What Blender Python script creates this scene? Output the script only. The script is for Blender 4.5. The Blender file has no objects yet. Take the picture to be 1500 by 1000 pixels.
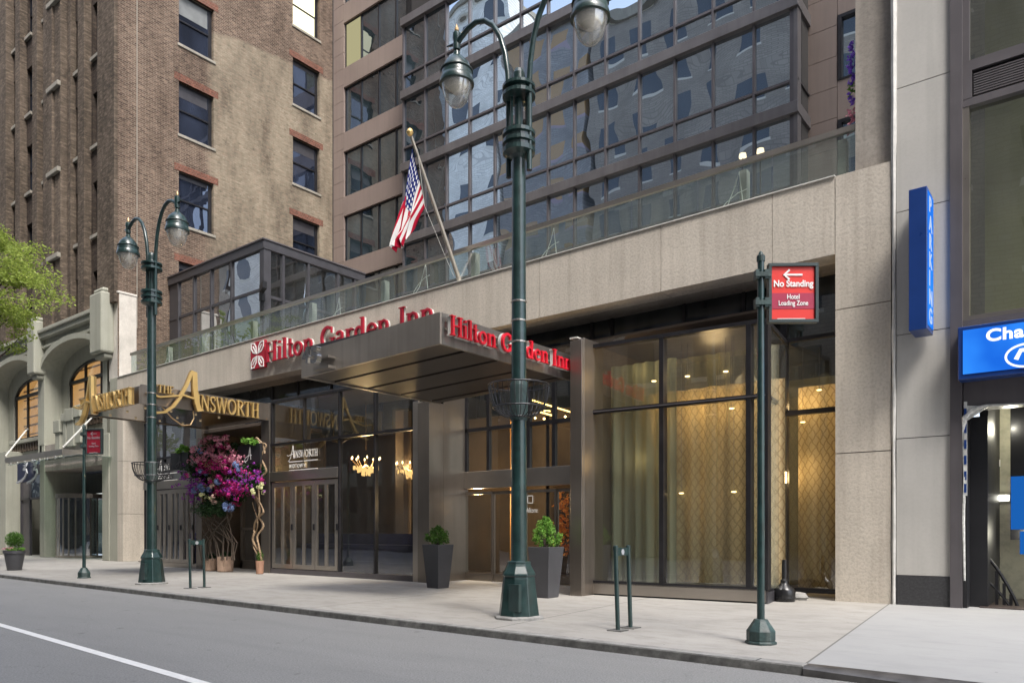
import bpy, bmesh, math, random
from mathutils import Vector, Matrix
random.seed(7)
SC = bpy.context.scene
COL = SC.collection
R = math.radians
EMS = .42
# ------------------------------------------------------------------ survey helpers
F = 1099.0; HOR = 776.0; EYE = 1.25
YAW = R(38.05)
FWD = Vector((-math.sin(YAW), math.cos(YAW), 0)); RGT = Vector((math.cos(YAW), math.sin(YAW), 0))
def ray(u, v=HOR):
    return FWD + RGT*((u-750)/F) + Vector((0, 0, (HOR-v)/F))
def PY(u, v, Y):
    d = ray(u, v); t = Y/d.y; return Vector((d.x*t, Y, EYE+d.z*t))
def PX(u, v, X):
    d = ray(u, v); t = X/d.x; return Vector((X, d.y*t, EYE+d.z*t))
def XU(u, Y): return PY(u, HOR, Y).x
def YU(u, X): return PX(u, HOR, X).y
def ZY(u, v, Y): return PY(u, v, Y).z
def ZX(u, v, X): return PX(u, v, X).z
# ------------------------------------------------------------------ object helpers
def tag(o, label=None, cat=None, group=None, kind=None):
    if label: o['label'] = label
    if cat: o['category'] = cat
    if group: o['group'] = group
    if kind: o['kind'] = kind
    return o
def thing(name, label, cat, loc=(0, 0, 0), rz=0, group=None, kind=None):
    o = bpy.data.objects.new(name, None); COL.objects.link(o)
    o.location = loc; o.rotation_euler = (0, 0, rz); o.empty_display_size = .2
    return tag(o, label, cat, group, kind)
def copy_tree(o, parent=None):
    c = o.copy(); COL.objects.link(c)
    if parent: c.parent = parent
    for ch in list(o.children): copy_tree(ch, c)
    return c
class MB:
    def __init__(s): s.v = []; s.f = []; s.uv = {}
    def add(s, vs, fs):
        n = len(s.v); s.v += [tuple(p) for p in vs]; s.f += [tuple(i+n for i in f) for f in fs]; return s
    def box(s, x0, x1, y0, y1, z0, z1):
        if x0 > x1: x0, x1 = x1, x0
        if y0 > y1: y0, y1 = y1, y0
        if z0 > z1: z0, z1 = z1, z0
        return s.add([(x0,y0,z0),(x1,y0,z0),(x1,y1,z0),(x0,y1,z0),(x0,y0,z1),(x1,y0,z1),(x1,y1,z1),(x0,y1,z1)],
              [(0,3,2,1),(4,5,6,7),(0,1,5,4),(1,2,6,5),(2,3,7,6),(3,0,4,7)])
    def bar(s, p, q, w, h, up=(0, 0, 1)):
        p = Vector(p); q = Vector(q); d = (q-p).normalized(); u = Vector(up)
        sd = d.cross(u)
        if sd.length < 1e-4: u = Vector((0, 1, 0)); sd = d.cross(u)
        sd.normalize(); u = sd.cross(d).normalized()
        a, b = sd*w/2, u*h/2
        return s.add([p-a-b, p+a-b, p+a+b, p-a+b, q-a-b, q+a-b, q+a+b, q-a+b],
              [(0,3,2,1),(4,5,6,7),(0,1,5,4),(1,2,6,5),(2,3,7,6),(3,0,4,7)][::1])
    def quad(s, a, b, c, d): return s.add([a, b, c, d], [(0, 1, 2, 3)])
    def tube(s, pts, r, n=10, cap=True):
        pts = [Vector(p) for p in pts]; rr = r if isinstance(r, (list, tuple)) else [r]*len(pts)
        rings = []; prev = None
        for i, p in enumerate(pts):
            d = (pts[min(i+1, len(pts)-1)]-pts[max(i-1, 0)]).normalized()
            if prev is None:
                a = d.cross(Vector((0, 0, 1)) if abs(d.z) < .9 else Vector((1, 0, 0))).normalized()
            else:
                a = (prev - d*prev.dot(d)).normalized()
            prev = a; b = d.cross(a)
            rings.append([p+(a*math.cos(2*math.pi*k/n)+b*math.sin(2*math.pi*k/n))*rr[i] for k in range(n)])
        vs = [q for ring in rings for q in ring]; fs = []
        for i in range(len(pts)-1):
            for k in range(n):
                fs.append((i*n+k, i*n+(k+1)%n, (i+1)*n+(k+1)%n, (i+1)*n+k))
        if cap: fs.append(tuple(range(n))[::-1]); fs.append(tuple((len(pts)-1)*n+k for k in range(n)))
        return s.add(vs, fs)
    def lathe(s, prof, c=(0, 0, 0), n=20, ph=0.0, sx=1, sy=1):
        vs = []; fs = []
        for (r, z) in prof:
            for k in range(n):
                a = 2*math.pi*k/n+ph; vs.append((c[0]+r*sx*math.cos(a), c[1]+r*sy*math.sin(a), c[2]+z))
        for i in range(len(prof)-1):
            for k in range(n):
                fs.append((i*n+k, i*n+(k+1)%n, (i+1)*n+(k+1)%n, (i+1)*n+k))
        fs.append(tuple(range(n))[::-1]); fs.append(tuple((len(prof)-1)*n+k for k in range(n)))
        return s.add(vs, fs)
    def prism(s, poly, fr, d):
        """poly: 2D points; fr = (origin, ax, ay, normal); extruded d along normal"""
        o, ax, ay, nn = [Vector(q) for q in fr]; n = len(poly)
        a = [o+ax*x+ay*y for x, y in poly]; b = [p+nn*d for p in a]
        fs = [tuple(range(n, 2*n)), tuple(range(n))[::-1]]
        for i in range(n): fs.append((i, (i+1) % n, n+(i+1) % n, n+i))
        return s.add(a+b, fs)
    def build(s, name, mat, parent=None, bevel=0, smooth=False, seg=1):
        me = bpy.data.meshes.new(name); me.from_pydata(s.v, [], s.f)
        bm = bmesh.new(); bm.from_mesh(me); bmesh.ops.recalc_face_normals(bm, faces=bm.faces)
        bm.to_mesh(me); bm.free()
        if smooth:
            for p in me.polygons: p.use_smooth = True
            try: me.set_sharp_from_angle(angle=R(38))
            except Exception: pass
        o = bpy.data.objects.new(name, me); COL.objects.link(o)
        me.materials.append(mat)
        if parent:
            o.parent = parent
        if bevel:
            m = o.modifiers.new('bevel', 'BEVEL'); m.width = bevel; m.segments = seg; m.limit_method = 'ANGLE'
        return o
# ------------------------------------------------------------------ materials
def newmat(name):
    m = bpy.data.materials.new(name); m.use_nodes = True
    nt = m.node_tree; nt.nodes.clear()
    out = nt.nodes.new('ShaderNodeOutputMaterial')
    return m, nt, out
class N:
    def __init__(s, nt): s.nt = nt
    def n(s, t, ins=None, **kw):
        nd = s.nt.nodes.new(t)
        for k, v in kw.items(): setattr(nd, k, v)
        for k, v in (ins or {}).items():
            if isinstance(v, bpy.types.NodeSocket): s.nt.links.new(v, nd.inputs[k])
            else: nd.inputs[k].default_value = v
        return nd
    def math(s, op, a, b=0.0, c=0.0):
        return s.n('ShaderNodeMath', {0: a, 1: b, 2: c}, operation=op).outputs[0]
    def mix(s, f, a, b, mode='MIX'):
        nd = s.n('ShaderNodeMix', data_type='RGBA', blend_type=mode)
        for k, v in ((0, f), (6, a), (7, b)):
            if isinstance(v, bpy.types.NodeSocket): s.nt.links.new(v, nd.inputs[k])
            else: nd.inputs[k].default_value = v if k == 0 else (*v[:3], 1)
        return nd.outputs[2]
    def ramp(s, f, stops):
        nd = s.n('ShaderNodeValToRGB', {0: f}); cr = nd.color_ramp
        while len(cr.elements) < len(stops): cr.elements.new(.5)
        for e, (p, c) in zip(cr.elements, stops):
            e.position = p; e.color = (c, c, c, 1) if isinstance(c, (int, float)) else (*c[:3], 1)
        return nd.outputs[0]
    def pos(s):
        return s.n('ShaderNodeNewGeometry').outputs['Position']
    def noise(s, vec, scale, det=4, rough=.55, dist=0):
        return s.n('ShaderNodeTexNoise', {'Vector': vec, 'Scale': scale, 'Detail': det, 'Roughness': rough, 'Distortion': dist}).outputs[0]
    def scl(s, vec, sc, loc=(0, 0, 0)):
        return s.n('ShaderNodeMapping', {'Vector': vec, 'Scale': sc, 'Location': loc}).outputs[0]
def surf(name, col, rough=.6, metal=0, var=.15, vscale=3, bump=0, bscale=40, streak=0, spec=.5, coat=0, stain=None, brush=False):
    m, nt, out = newmat(name); k = N(nt); p = k.pos()
    a = k.noise(p, vscale, 6)
    lo = tuple(c*(1-var) for c in col); hi = tuple(min(1, c*(1+var)) for c in col)
    c = k.mix(k.ramp(a, [(.3, 0), (.7, 1)]), lo, hi)
    if streak:
        st = k.noise(k.scl(p, (5, 5, .25)), 1.3, 5)
        c = k.mix(k.ramp(st, [(.45, 0), (.75, streak)]), c, stain or tuple(x*.45 for x in col))
    fine = k.noise(p, bscale, 3)
    if bump: c = k.mix(k.ramp(fine, [(.35, .35*min(1, bump*3)), (.55, 0)]), c, tuple(x*.55 for x in col))
    ro = k.math('MULTIPLY_ADD', a, .15, rough-.07)
    b = k.n('ShaderNodeBsdfPrincipled', {'Base Color': c, 'Roughness': ro, 'Metallic': metal, 'Specular IOR Level': spec, 'Coat Weight': coat})
    if brush:
        bf = k.noise(k.scl(p, (60, 60, 1.2)), 1, 3)
        bm_ = k.n('ShaderNodeBump', {'Height': bf, 'Strength': .08, 'Distance': .01}); nt.links.new(bm_.outputs[0], b.inputs['Normal'])
        lf = k.noise(k.scl(p, (.7, .7, .5)), 1, 2)
        b2 = k.n('ShaderNodeBump', {'Height': lf, 'Strength': .35, 'Distance': .03, 'Normal': bm_.outputs[0]}); nt.links.new(b2.outputs[0], b.inputs['Normal'])
    elif bump:
        bm_ = k.n('ShaderNodeBump', {'Height': fine, 'Strength': bump, 'Distance': .01}); nt.links.new(bm_.outputs[0], b.inputs['Normal'])
    nt.links.new(b.outputs[0], out.inputs[0]); return m
def emit(name, col, st, rough=None):
    st = st*EMS; m, nt, out = newmat(name); k = N(nt)
    e = k.n('ShaderNodeEmission', {'Color': (*col, 1), 'Strength': st}); nt.links.new(e.outputs[0], out.inputs[0]); return m
def schlick(k, base=.04, power=5):
    g = k.n('ShaderNodeNewGeometry'); d = k.n('ShaderNodeVectorMath', {0: g.outputs['Normal'], 1: g.outputs['Incoming']}, operation='DOT_PRODUCT').outputs['Value']
    c = k.math('SUBTRACT', 1.0, k.math('ABSOLUTE', d))
    return k.math('MULTIPLY_ADD', k.math('POWER', c, power), 1-base, base)
def glass(name, tint=(.75, .8, .78), refl=.12, dirt=.03, wave=.0, wsc=1.0, rough=0.0, dirtcol=(.5, .5, .45)):
    m, nt, out = newmat(name); k = N(nt); p = k.pos()
    fr = schlick(k)
    g = k.n('ShaderNodeBsdfGlossy', {'Color': (.95, .97, 1, 1), 'Roughness': rough})
    if wave:
        h = k.noise(p, wsc, 2)
        bm_ = k.n('ShaderNodeBump', {'Height': h, 'Strength': 1, 'Distance': wave})
        nt.links.new(bm_.outputs[0], g.inputs['Normal'])
    t = k.n('ShaderNodeBsdfTransparent', {'Color': (*tint, 1)})
    f = k.math('MINIMUM', k.math('ADD', k.math('MULTIPLY', fr, 1.4), refl), .95)
    mx = k.n('ShaderNodeMixShader', {0: f, 1: t.outputs[0], 2: g.outputs[0]})
    d = k.n('ShaderNodeBsdfDiffuse', {'Color': (*dirtcol, 1)})
    dm = k.ramp(k.noise(k.scl(p, (3, 3, .4)), 1, 5), [(.3, dirt*.4), (.8, dirt*1.8)])
    mx2 = k.n('ShaderNodeMixShader', {0: dm, 1: mx.outputs[0], 2: d.outputs[0]})
    nt.links.new(mx2.outputs[0], out.inputs[0]); return m
def mirror_glass(name, base=(.03, .04, .05), refl=.55, wave=.012, wsc=.9, tint=(.8, .88, 1), dist=.6, frk=.9, det=1.5):
    m, nt, out = newmat(name); k = N(nt); p = k.pos()
    h = k.noise(k.scl(p, (1, 1, 1.3)), wsc, det, .45, dist)
    bm_ = k.n('ShaderNodeBump', {'Height': h, 'Strength': 1, 'Distance': wave})
    g = k.n('ShaderNodeBsdfGlossy', {'Color': (*tint, 1), 'Roughness': .0, 'Normal': bm_.outputs[0]})
    iv = k.noise(k.scl(p, (.8, .8, .35)), 1, 3)
    d = k.n('ShaderNodeBsdfDiffuse', {'Color': k.mix(k.ramp(iv, [(.35, 0), (.7, 1)]), tuple(b*.6 for b in base), tuple(b*1.9 for b in base))})
    f = k.math('MINIMUM', k.math('MULTIPLY_ADD', schlick(k), frk, refl), .95)
    mx = k.n('ShaderNodeMixShader', {0: f, 1: d.outputs[0], 2: g.outputs[0]})
    nt.links.new(mx.outputs[0], out.inputs[0]); return m
def brick(name, axis, c1, c2, mort, patch=None, bw=.24, bh=.085, rough=.9, var=.5, sidewall=False):
    m, nt, out = newmat(name); k = N(nt); p = k.pos()
    sp = k.n('ShaderNodeSeparateXYZ', {0: p})
    cb = k.n('ShaderNodeCombineXYZ', {0: sp.outputs[0 if axis == 'x' else 1], 1: sp.outputs[2]})
    def bt(a, b, mo, ms=.014):
        return k.n('ShaderNodeTexBrick', {'Vector': cb.outputs[0], 'Color1': (*a, 1), 'Color2': (*b, 1), 'Mortar': (*mo, 1), 'Scale': 1.0,
             'Mortar Size': ms, 'Mortar Smooth': .3, 'Bias': 0.0, 'Brick Width': bw, 'Row Height': bh})
    t1 = bt(c1, c2, mort)
    c = t1.outputs[0]
    if patch:
        t2 = bt(patch[0], patch[1], patch[2])
        n1 = k.noise(k.scl(p, (1, 1, .6)), .55, 6, .65)
        if sidewall:
            # cream lime-washed field, browner near the street corner, round the windows and above
            y = sp.outputs[1]; z = sp.outputs[2]
            f0 = k.n('ShaderNodeMapRange', {0: y, 1: 17.3, 2: 19.0, 3: 0, 4: 1}).outputs[0]
            f1 = k.n('ShaderNodeMapRange', {0: k.math('ADD', z, k.math('MULTIPLY', y, -.12)), 1: 21.0, 2: 21.5, 3: 1, 4: 0}).outputs[0]
            ff = k.math('MULTIPLY', f0, f1)
            ff = k.math('ADD', k.math('MULTIPLY', ff, .62), k.math('MULTIPLY', n1, .6))
            f = k.ramp(ff, [(.42, 0), (.62, 1)])
        else: f = k.ramp(n1, [(.45, 0), (.6, 1)])
        c = k.mix(f, c, t2.outputs[0])
    bg = k.noise(k.scl(p, (1, 1, .35)), .9, 6, .7)
    c = k.mix(k.ramp(bg, [(.34, min(1, var*1.35)), (.6, 0)]), c, tuple(x*.35 for x in c1))
    sp2 = k.noise(k.scl(p, (4, 4, 11)), 1.0, 3, .7)
    c = k.mix(k.ramp(sp2, [(.5, 0), (.75, .55)]), c, tuple(min(1, x*1.9) for x in c2))
    c = k.mix(k.ramp(sp2, [(.25, .6), (.42, 0)]), c, tuple(x*.4 for x in c1))
    h = k.n('ShaderNodeBump', {'Height': k.math('SUBTRACT', 1.0, t1.outputs[1]), 'Strength': .5, 'Distance': .01})
    b = k.n('ShaderNodeBsdfPrincipled', {'Base Color': c, 'Roughness': rough, 'Normal': h.outputs[0], 'Specular IOR Level': .2})
    nt.links.new(b.outputs[0], out.inputs[0]); return m
M = {}
M['stone'] = surf('limestone', (.50, .45, .38), .85, var=.12, vscale=.8, bump=.45, bscale=22, streak=.34, stain=(.23, .19, .15))
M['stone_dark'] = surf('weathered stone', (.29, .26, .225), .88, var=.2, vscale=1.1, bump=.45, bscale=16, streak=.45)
M['cream'] = surf('painted cream stone', (.31, .31, .255), .8, var=.1, vscale=.8, bump=.15, bscale=25, streak=.4, stain=(.19, .19, .15))
M['pale_stone'] = surf('pale rendered stone', (.5, .47, .42), .85, var=.18, vscale=1.6, bump=.2, bscale=18, streak=.3, stain=(.33, .28, .24))
M['grey_panel'] = surf('grey limestone panel', (.42, .405, .375), .75, var=.07, vscale=.9, bump=.08, bscale=30, streak=.35, stain=(.28, .27, .25))
M['granite'] = surf('dark granite', (.035, .035, .037), .5, var=.3, vscale=30)
M['beige_panel'] = surf('taupe cladding panel', (.235, .185, .16), .55, var=.06, vscale=.8, streak=.18)
M['joint'] = surf('dark joint', (.03, .027, .025), .9)
M['mullion'] = surf('bronze grey aluminium', (.115, .105, .11), .42, .35, var=.1, vscale=2, streak=.25)
M['band'] = surf('grey aluminium spandrel', (.15, .14, .14), .42, .4, var=.12, vscale=1.5, streak=.3)
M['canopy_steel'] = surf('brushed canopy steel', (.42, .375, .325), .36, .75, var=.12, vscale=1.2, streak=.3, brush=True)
M['steel'] = surf('brushed bronze steel', (.27, .235, .2), .33, .85, var=.1, vscale=1.2, streak=.2, brush=True)
M['steel_light'] = surf('brushed steel', (.42, .38, .335), .3, .9, var=.08, vscale=1.5, brush=True)
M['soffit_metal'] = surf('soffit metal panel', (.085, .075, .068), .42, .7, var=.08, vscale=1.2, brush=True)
M['blackmetal'] = surf('black metal', (.018, .018, .02), .4, .3, var=.2)
M['framemetal'] = surf('dark frame metal', (.03, .029, .032), .35, .5, var=.2)
M['charcoal'] = surf('charcoal aluminium', (.07, .068, .075), .42, .4, var=.12, streak=.15)
M['green'] = surf('dark green gloss enamel', (.012, .035, .033), .33, .0, var=.35, vscale=7, streak=.45, stain=(.045, .06, .055), coat=.35, bump=.12, bscale=14)
M['green_worn'] = surf('worn green paint', (.025, .05, .047), .5, var=.5, vscale=9, bump=.3, bscale=30, stain=(.3, .3, .28), streak=.3)
M['brass'] = surf('brass finial', (.55, .38, .2), .35, .8)
M['gold'] = surf('gold letter face', (.75, .52, .2), .3, .55, var=.08)
M['gold_side'] = surf('gold letter return', (.4, .26, .1), .35, .7)
M['red'] = surf('red letter face', (.62, .012, .03), .35, var=.1, vscale=3, coat=.3)
M['darkred'] = surf('dark red letter face', (.34, .012, .03), .4, var=.12, vscale=3)
M['white'] = surf('white enamel', (.78, .77, .74), .45, var=.05)
M['offwhite'] = surf('white return', (.55, .54, .5), .5, var=.1)
M['signred'] = surf('sign red', (.68, .03, .02), .4, var=.04)
M['signplum'] = surf('sign plum', (.36, .02, .06), .4, var=.04)
M['signdarkred'] = surf('sign dark red', (.25, .015, .03), .4, var=.06)  # shade on the far sign painted into a darker red
M['black'] = surf('black', (.008, .008, .01), .5)
M['navy'] = surf('navy panel', (.02, .025, .06), .4)
M['wood'] = surf('warm wood panel', (.42, .22, .075), .5, var=.12, vscale=.6, streak=.25)
M['interior'] = surf('dark interior wall', (.075, .055, .04), .8, var=.4, vscale=.8)
M['interior_floor'] = surf('interior floor', (.06, .045, .04), .3, var=.3)
M['purple'] = surf('dark blue seat fabric', (.02, .02, .06), .8, var=.3)
M['planter'] = surf('charcoal planter', (.06, .06, .065), .45, var=.1, vscale=4)
M['wicker'] = surf('ribbed tan pot', (.42, .29, .21), .8, var=.15, vscale=6)
M['terra'] = surf('terracotta', (.36, .2, .13), .8)
M['vine'] = surf('twisted tan branch', (.36, .25, .15), .8, var=.25, vscale=12, bump=.4, bscale=60)
M['twig'] = surf('dark twig', (.1, .075, .055), .85, var=.3)
M['lightwood'] = surf('flagpole metal', (.45, .4, .33), .3, .6, var=.1)
M['asphalt_line'] = surf('road paint', (.72, .72, .7), .7, var=.08, vscale=14, bump=.2, bscale=120)
M['lintel'] = brick('red brick lintel', 'y', (.13, .05, .035), (.2, .08, .055), (.16, .11, .085), bw=.12, bh=.1, var=.25)
M['sillstone'] = surf('stone sill', (.27, .25, .21), .85, var=.15, streak=.3)
M['sidebrick'] = brick('side wall brick', 'y', (.062, .038, .029), (.165, .115, .085), (.22, .18, .14), patch=((.2, .168, .122), (.3, .256, .19), (.235, .2, .15)), bw=.23, bh=.078, var=.4, sidewall=True)
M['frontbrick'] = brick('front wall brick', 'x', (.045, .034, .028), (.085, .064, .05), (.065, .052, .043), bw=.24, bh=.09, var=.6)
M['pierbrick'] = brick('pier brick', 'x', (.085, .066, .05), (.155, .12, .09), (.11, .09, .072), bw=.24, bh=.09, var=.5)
M['tower_glass'] = mirror_glass('reflective tower glass', wave=.012, wsc=.62, refl=.62, dist=.2, det=0, base=(.025, .034, .045), tint=(.84, .93, 1.0))
M['tower_glass_dark'] = mirror_glass('dark tower glass', base=(.02, .03, .035), wave=.02, wsc=.6, refl=.18)
M['pier_glass'] = mirror_glass('street side sash glass', base=(.014, .017, .024), wave=.004, wsc=.6, refl=.05, frk=.25, tint=(.7, .75, .85))
M['sash_glass'] = mirror_glass('old sash glass', base=(.014, .018, .03), wave=.01, wsc=.6, refl=.08, tint=(.7, .8, 1))
M['box_glass'] = glass('pavilion glass', (.42, .48, .47), .28, .03, .01, .5)
M['rail_glass'] = glass('railing glass', (.68, .76, .71), .09, .10, .01, .5, dirtcol=(.42, .46, .41))
M['shop_glass'] = glass('storefront glass', (.82, .84, .78), .09, .02, .006, .5)
M['clere_glass'] = mirror_glass('dark clerestory glass', base=(.03, .032, .03), wave=.01, wsc=.5, refl=.03)
M['grey_glass'] = mirror_glass('grey office glass', base=(.09, .11, .08), wave=.02, wsc=.4, refl=.15, tint=(.85, .9, .85))
M['lampglass'] = glass('lamp globe glass', (.9, .9, .86), .14, .24, .0, 1, .06, dirtcol=(.75, .72, .66))
M['warm_window'] = emit('lit amber window', (1, .52, .14), 1.0)
M['bulb'] = emit('warm bulb', (1, .68, .3), 9)
M['strip'] = emit('warm light strip', (1, .62, .2), 5)
M['tube'] = emit('fluorescent tube', (1, .98, .85), 9)
M['litwin'] = emit('lit office ceiling', (1, .93, .62), 1.5)
M['warm_room'] = emit('warm lit room', (1, .50, .15), .55)
M['bronze_orn'] = surf('bronze ornament', (.09, .065, .045), .6, var=.3, vscale=6)
M['sash_glass2'] = mirror_glass('shop transom glass', base=(.03, .035, .03), wave=.02, wsc=.6, refl=.3)
M['wood_dark'] = surf('dark bronze column', (.13, .095, .07), .6, var=.15)
M['crystal'] = emit('chandelier crystal glow', (1, .6, .22), 1.3)
M['litwin2'] = emit('lit office interior', (.95, .88, .5), .35)
M['bulb_soft'] = emit('pendant glow', (1, .7, .3), 6)
M['shade_lit'] = emit('glowing lamp shade', (1, .82, .5), 1.4)
M['interior_green'] = surf('olive interior wall', (.12, .12, .085), .8, var=.25, vscale=.6)
M['post_pale'] = surf('pale railing post', (.24, .25, .22), .5)
M['pav_glass'] = mirror_glass('pavilion front glass', base=(.05, .045, .045), wave=.012, wsc=.35, refl=.45, tint=(.85, .88, .9))
M['steel_dark'] = surf('darker brushed steel', (.33, .31, .29), .3, .85, var=.1, vscale=1.2, streak=.5, brush=True)
M['chrome'] = surf('polished steel', (.6, .59, .57), .12, 1.0, var=.05)
M['mirror_soffit'] = surf('dark mirror soffit', (.13, .105, .1), .12, .9, var=.3, vscale=2)
M['shade_lit2'] = emit('small downlight', (1, .75, .45), .22)
M['reflector'] = surf('lamp reflector', (.6, .56, .48), .2, .7)
M['basket'] = surf('grey wire', (.045, .045, .048), .4, .7)
M['green_grey'] = surf('green grey frame', (.04, .055, .055), .4, .2)
M['white_dim'] = surf('faded white', (.3, .22, .24), .5)  # far sign lettering, its shade painted into the white
M['rubber'] = surf('black rubber', (.012, .012, .013), .28, var=.2)
M['olive_glass'] = glass('olive office glass', (.55, .57, .42), .14, .06, .02, .4, dirtcol=(.35, .36, .3))
M['interior_olive'] = surf('olive office wall', (.32, .32, .2), .9, var=.25, vscale=.4)
M['stair_cream'] = surf('cream stair wall', (.5, .48, .36), .8, var=.2, vscale=1, bump=.4, bscale=10)
M['crumpled'] = surf('crumpled white plastic', (.55, .55, .52), .4, var=.35, vscale=14, bump=.8, bscale=30)
M['blue_board'] = emit('blue lit board', (.01, .1, .38), .9)
M['grey_white'] = surf('weathered white membrane', (.52, .51, .48), .6, var=.2, vscale=5, streak=.5)
M['white_dim2'] = surf('dull white strip', (.45, .45, .43), .6, var=.2)
def lit_blue(name, a, b, st):
    st = st*EMS
    m, nt, out = newmat(name); k = N(nt)
    c = k.mix(k.ramp(k.noise(k.pos(), 1.2, 2), [(.3, 0), (.7, 1)]), a, b)
    e = k.n('ShaderNodeEmission', {'Color': c, 'Strength': st}); nt.links.new(e.outputs[0], out.inputs[0]); return m
M['blue_lit'] = lit_blue('backlit blue sign face', (.01, .12, .62), (.03, .24, .85), 1.0)
M['blue'] = surf('blue sign box', (.008, .035, .16), .3, var=.08)
M['pale_lit'] = emit('lit pale blue letters', (.6, .75, 1), .7)
M['white_lit'] = emit('lit white letters', (.9, .95, 1), 1.1)
def asphalt():
    m, nt, out = newmat('asphalt'); k = N(nt); p = k.pos()
    f = k.noise(p, 55, 4, .7); l = k.noise(k.scl(p, (.35, 1, 1)), .7, 5, .6); v = k.n('ShaderNodeTexVoronoi', {'Vector': p, 'Scale': 90}).outputs[0]
    c = k.mix(k.ramp(f, [(.35, 0), (.65, 1)]), (.145, .145, .141), (.28, .28, .273))
    c = k.mix(k.ramp(l, [(.3, .4), (.65, 0)]), c, (.16, .16, .156))
    c = k.mix(k.ramp(v, [(.0, .5), (.3, 0)]), c, (.32, .32, .31))
    st = k.noise(k.scl(p, (.25, 1.6, 1)), 1.1, 6, .7); c = k.mix(k.ramp(st, [(.5, 0), (.72, .35)]), c, (.15, .15, .15))
    cr = k.n('ShaderNodeTexVoronoi', {'Vector': k.n('ShaderNodeVectorMath', {0: p, 1: k.n('ShaderNodeTexNoise', {'Vector': p, 'Scale': 1.4, 'Detail': 5}).outputs[1]}, operation='ADD').outputs[0], 'Scale': .32}, feature='DISTANCE_TO_EDGE').outputs[0]
    c = k.mix(k.math('MULTIPLY', k.math('LESS_THAN', cr, .0018), .22), c, (.06, .06, .06))
    sp = k.noise(p, 3.5, 2); c = k.mix(k.ramp(sp, [(.70, 0), (.76, .5)]), c, (.08, .078, .075))
    b = k.n('ShaderNodeBump', {'Height': f, 'Strength': .5, 'Distance': .01})
    s = k.n('ShaderNodeBsdfPrincipled', {'Base Color': c, 'Roughness': .85, 'Normal': b.outputs[0]})
    nt.links.new(s.outputs[0], out.inputs[0]); return m
def paving():
    m, nt, out = newmat('concrete paving'); k = N(nt); p = k.pos()
    l = k.noise(p, .45, 6, .6); f = k.noise(p, 38, 3, .7); st = k.noise(k.scl(p, (1, 2, 1)), 1.6, 6, .75)
    c = k.mix(k.ramp(l, [(.3, 0), (.7, 1)]), (.275, .262, .238), (.365, .35, .322))
    c = k.mix(k.ramp(f, [(.3, .25), (.5, 0)]), c, (.2, .19, .17))
    c = k.mix(k.ramp(st, [(.47, 0), (.7, .7)]), c, (.2, .19, .168))
    sp = k.n('ShaderNodeSeparateXYZ', {0: p})
    # right-hand driveway slab is newer and bluer
    fx = k.n('ShaderNodeMapRange', {0: k.math('ADD', sp.outputs[0], k.math('MULTIPLY', sp.outputs[1], .095)), 1: -1.49, 2: -1.48, 3: 0, 4: 1}).outputs[0]
    c = k.mix(k.math('MULTIPLY', fx, .6), c, (.29, .3, .305))
    mp = k.scl(p, (1, 1, 1), (1.47, 0, 0))
    sx = k.math('ADD', sp.outputs[0], k.math('MULTIPLY', sp.outputs[1], .095))
    def groove(coord, off, per, w):
        a = k.math('ABSOLUTE', k.math('SUBTRACT', k.math('PINGPONG', k.math('ADD', coord, off), per/2), 0.0))
        return k.math('LESS_THAN', a, w)
    g1 = groove(sx, 1.48+3.9*20, 3.9, .011)
    g2 = groove(sp.outputs[1], -.9, 4.3, .006)
    g = k.math('MAXIMUM', g1, k.math('MULTIPLY', g2, .4))
    c = k.mix(k.math('MULTIPLY', g, .8), c, (.09, .085, .075))
    vo = k.n('ShaderNodeTexVoronoi', {'Vector': k.scl(p, (1, 1, 1)), 'Scale': 1.9})
    gum = k.math('LESS_THAN', vo.outputs[0], .03)
    c = k.mix(k.math('MULTIPLY', gum, .7), c, (.1, .095, .09))
    b = k.n('ShaderNodeBump', {'Height': f, 'Strength': .2, 'Distance': .005})
    s = k.n('ShaderNodeBsdfPrincipled', {'Base Color': c, 'Roughness': .8, 'Normal': b.outputs[0]})
    nt.links.new(s.outputs[0], out.inputs[0]); return m
M['asphalt'] = asphalt(); M['paving'] = paving()
M['num_grey'] = surf('grey numeral enamel', (.36, .37, .38), .4)
M['kerb'] = surf('granite kerb', (.27, .265, .25), .8, var=.25, vscale=5, bump=.4, bscale=30)
M['kerb_face'] = surf('dirty kerb face', (.12, .118, .11), .85, var=.5, vscale=6, bump=.5, bscale=25)  # face colour darker than the kerb top
M['kerb_steel'] = surf('worn steel kerb', (.11, .105, .1), .4, .5, var=.4, vscale=6)
def kerb_mat():
    m = surf('jointed kerb', (.27, .265, .25), .8, var=.3, vscale=5, bump=.5, bscale=30); nt = m.node_tree; k = N(nt)
    b = [n for n in nt.nodes if n.type == 'BSDF_PRINCIPLED'][0]; src = b.inputs['Base Color'].links[0].from_socket
    x = k.n('ShaderNodeSeparateXYZ', {0: k.pos()}).outputs[0]
    j = k.math('LESS_THAN', k.math('PINGPONG', k.math('ADD', x, 200.0), 1.05), .009)
    st = k.ramp(k.noise(k.pos(), 2.2, 6, .7), [(.5, 0), (.7, .7)])
    c = k.mix(st, src, (.12, .115, .105)); c = k.mix(j, c, (.03, .03, .03)); nt.links.new(c, b.inputs['Base Color']); return m
M['kerb_j'] = kerb_mat()
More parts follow.
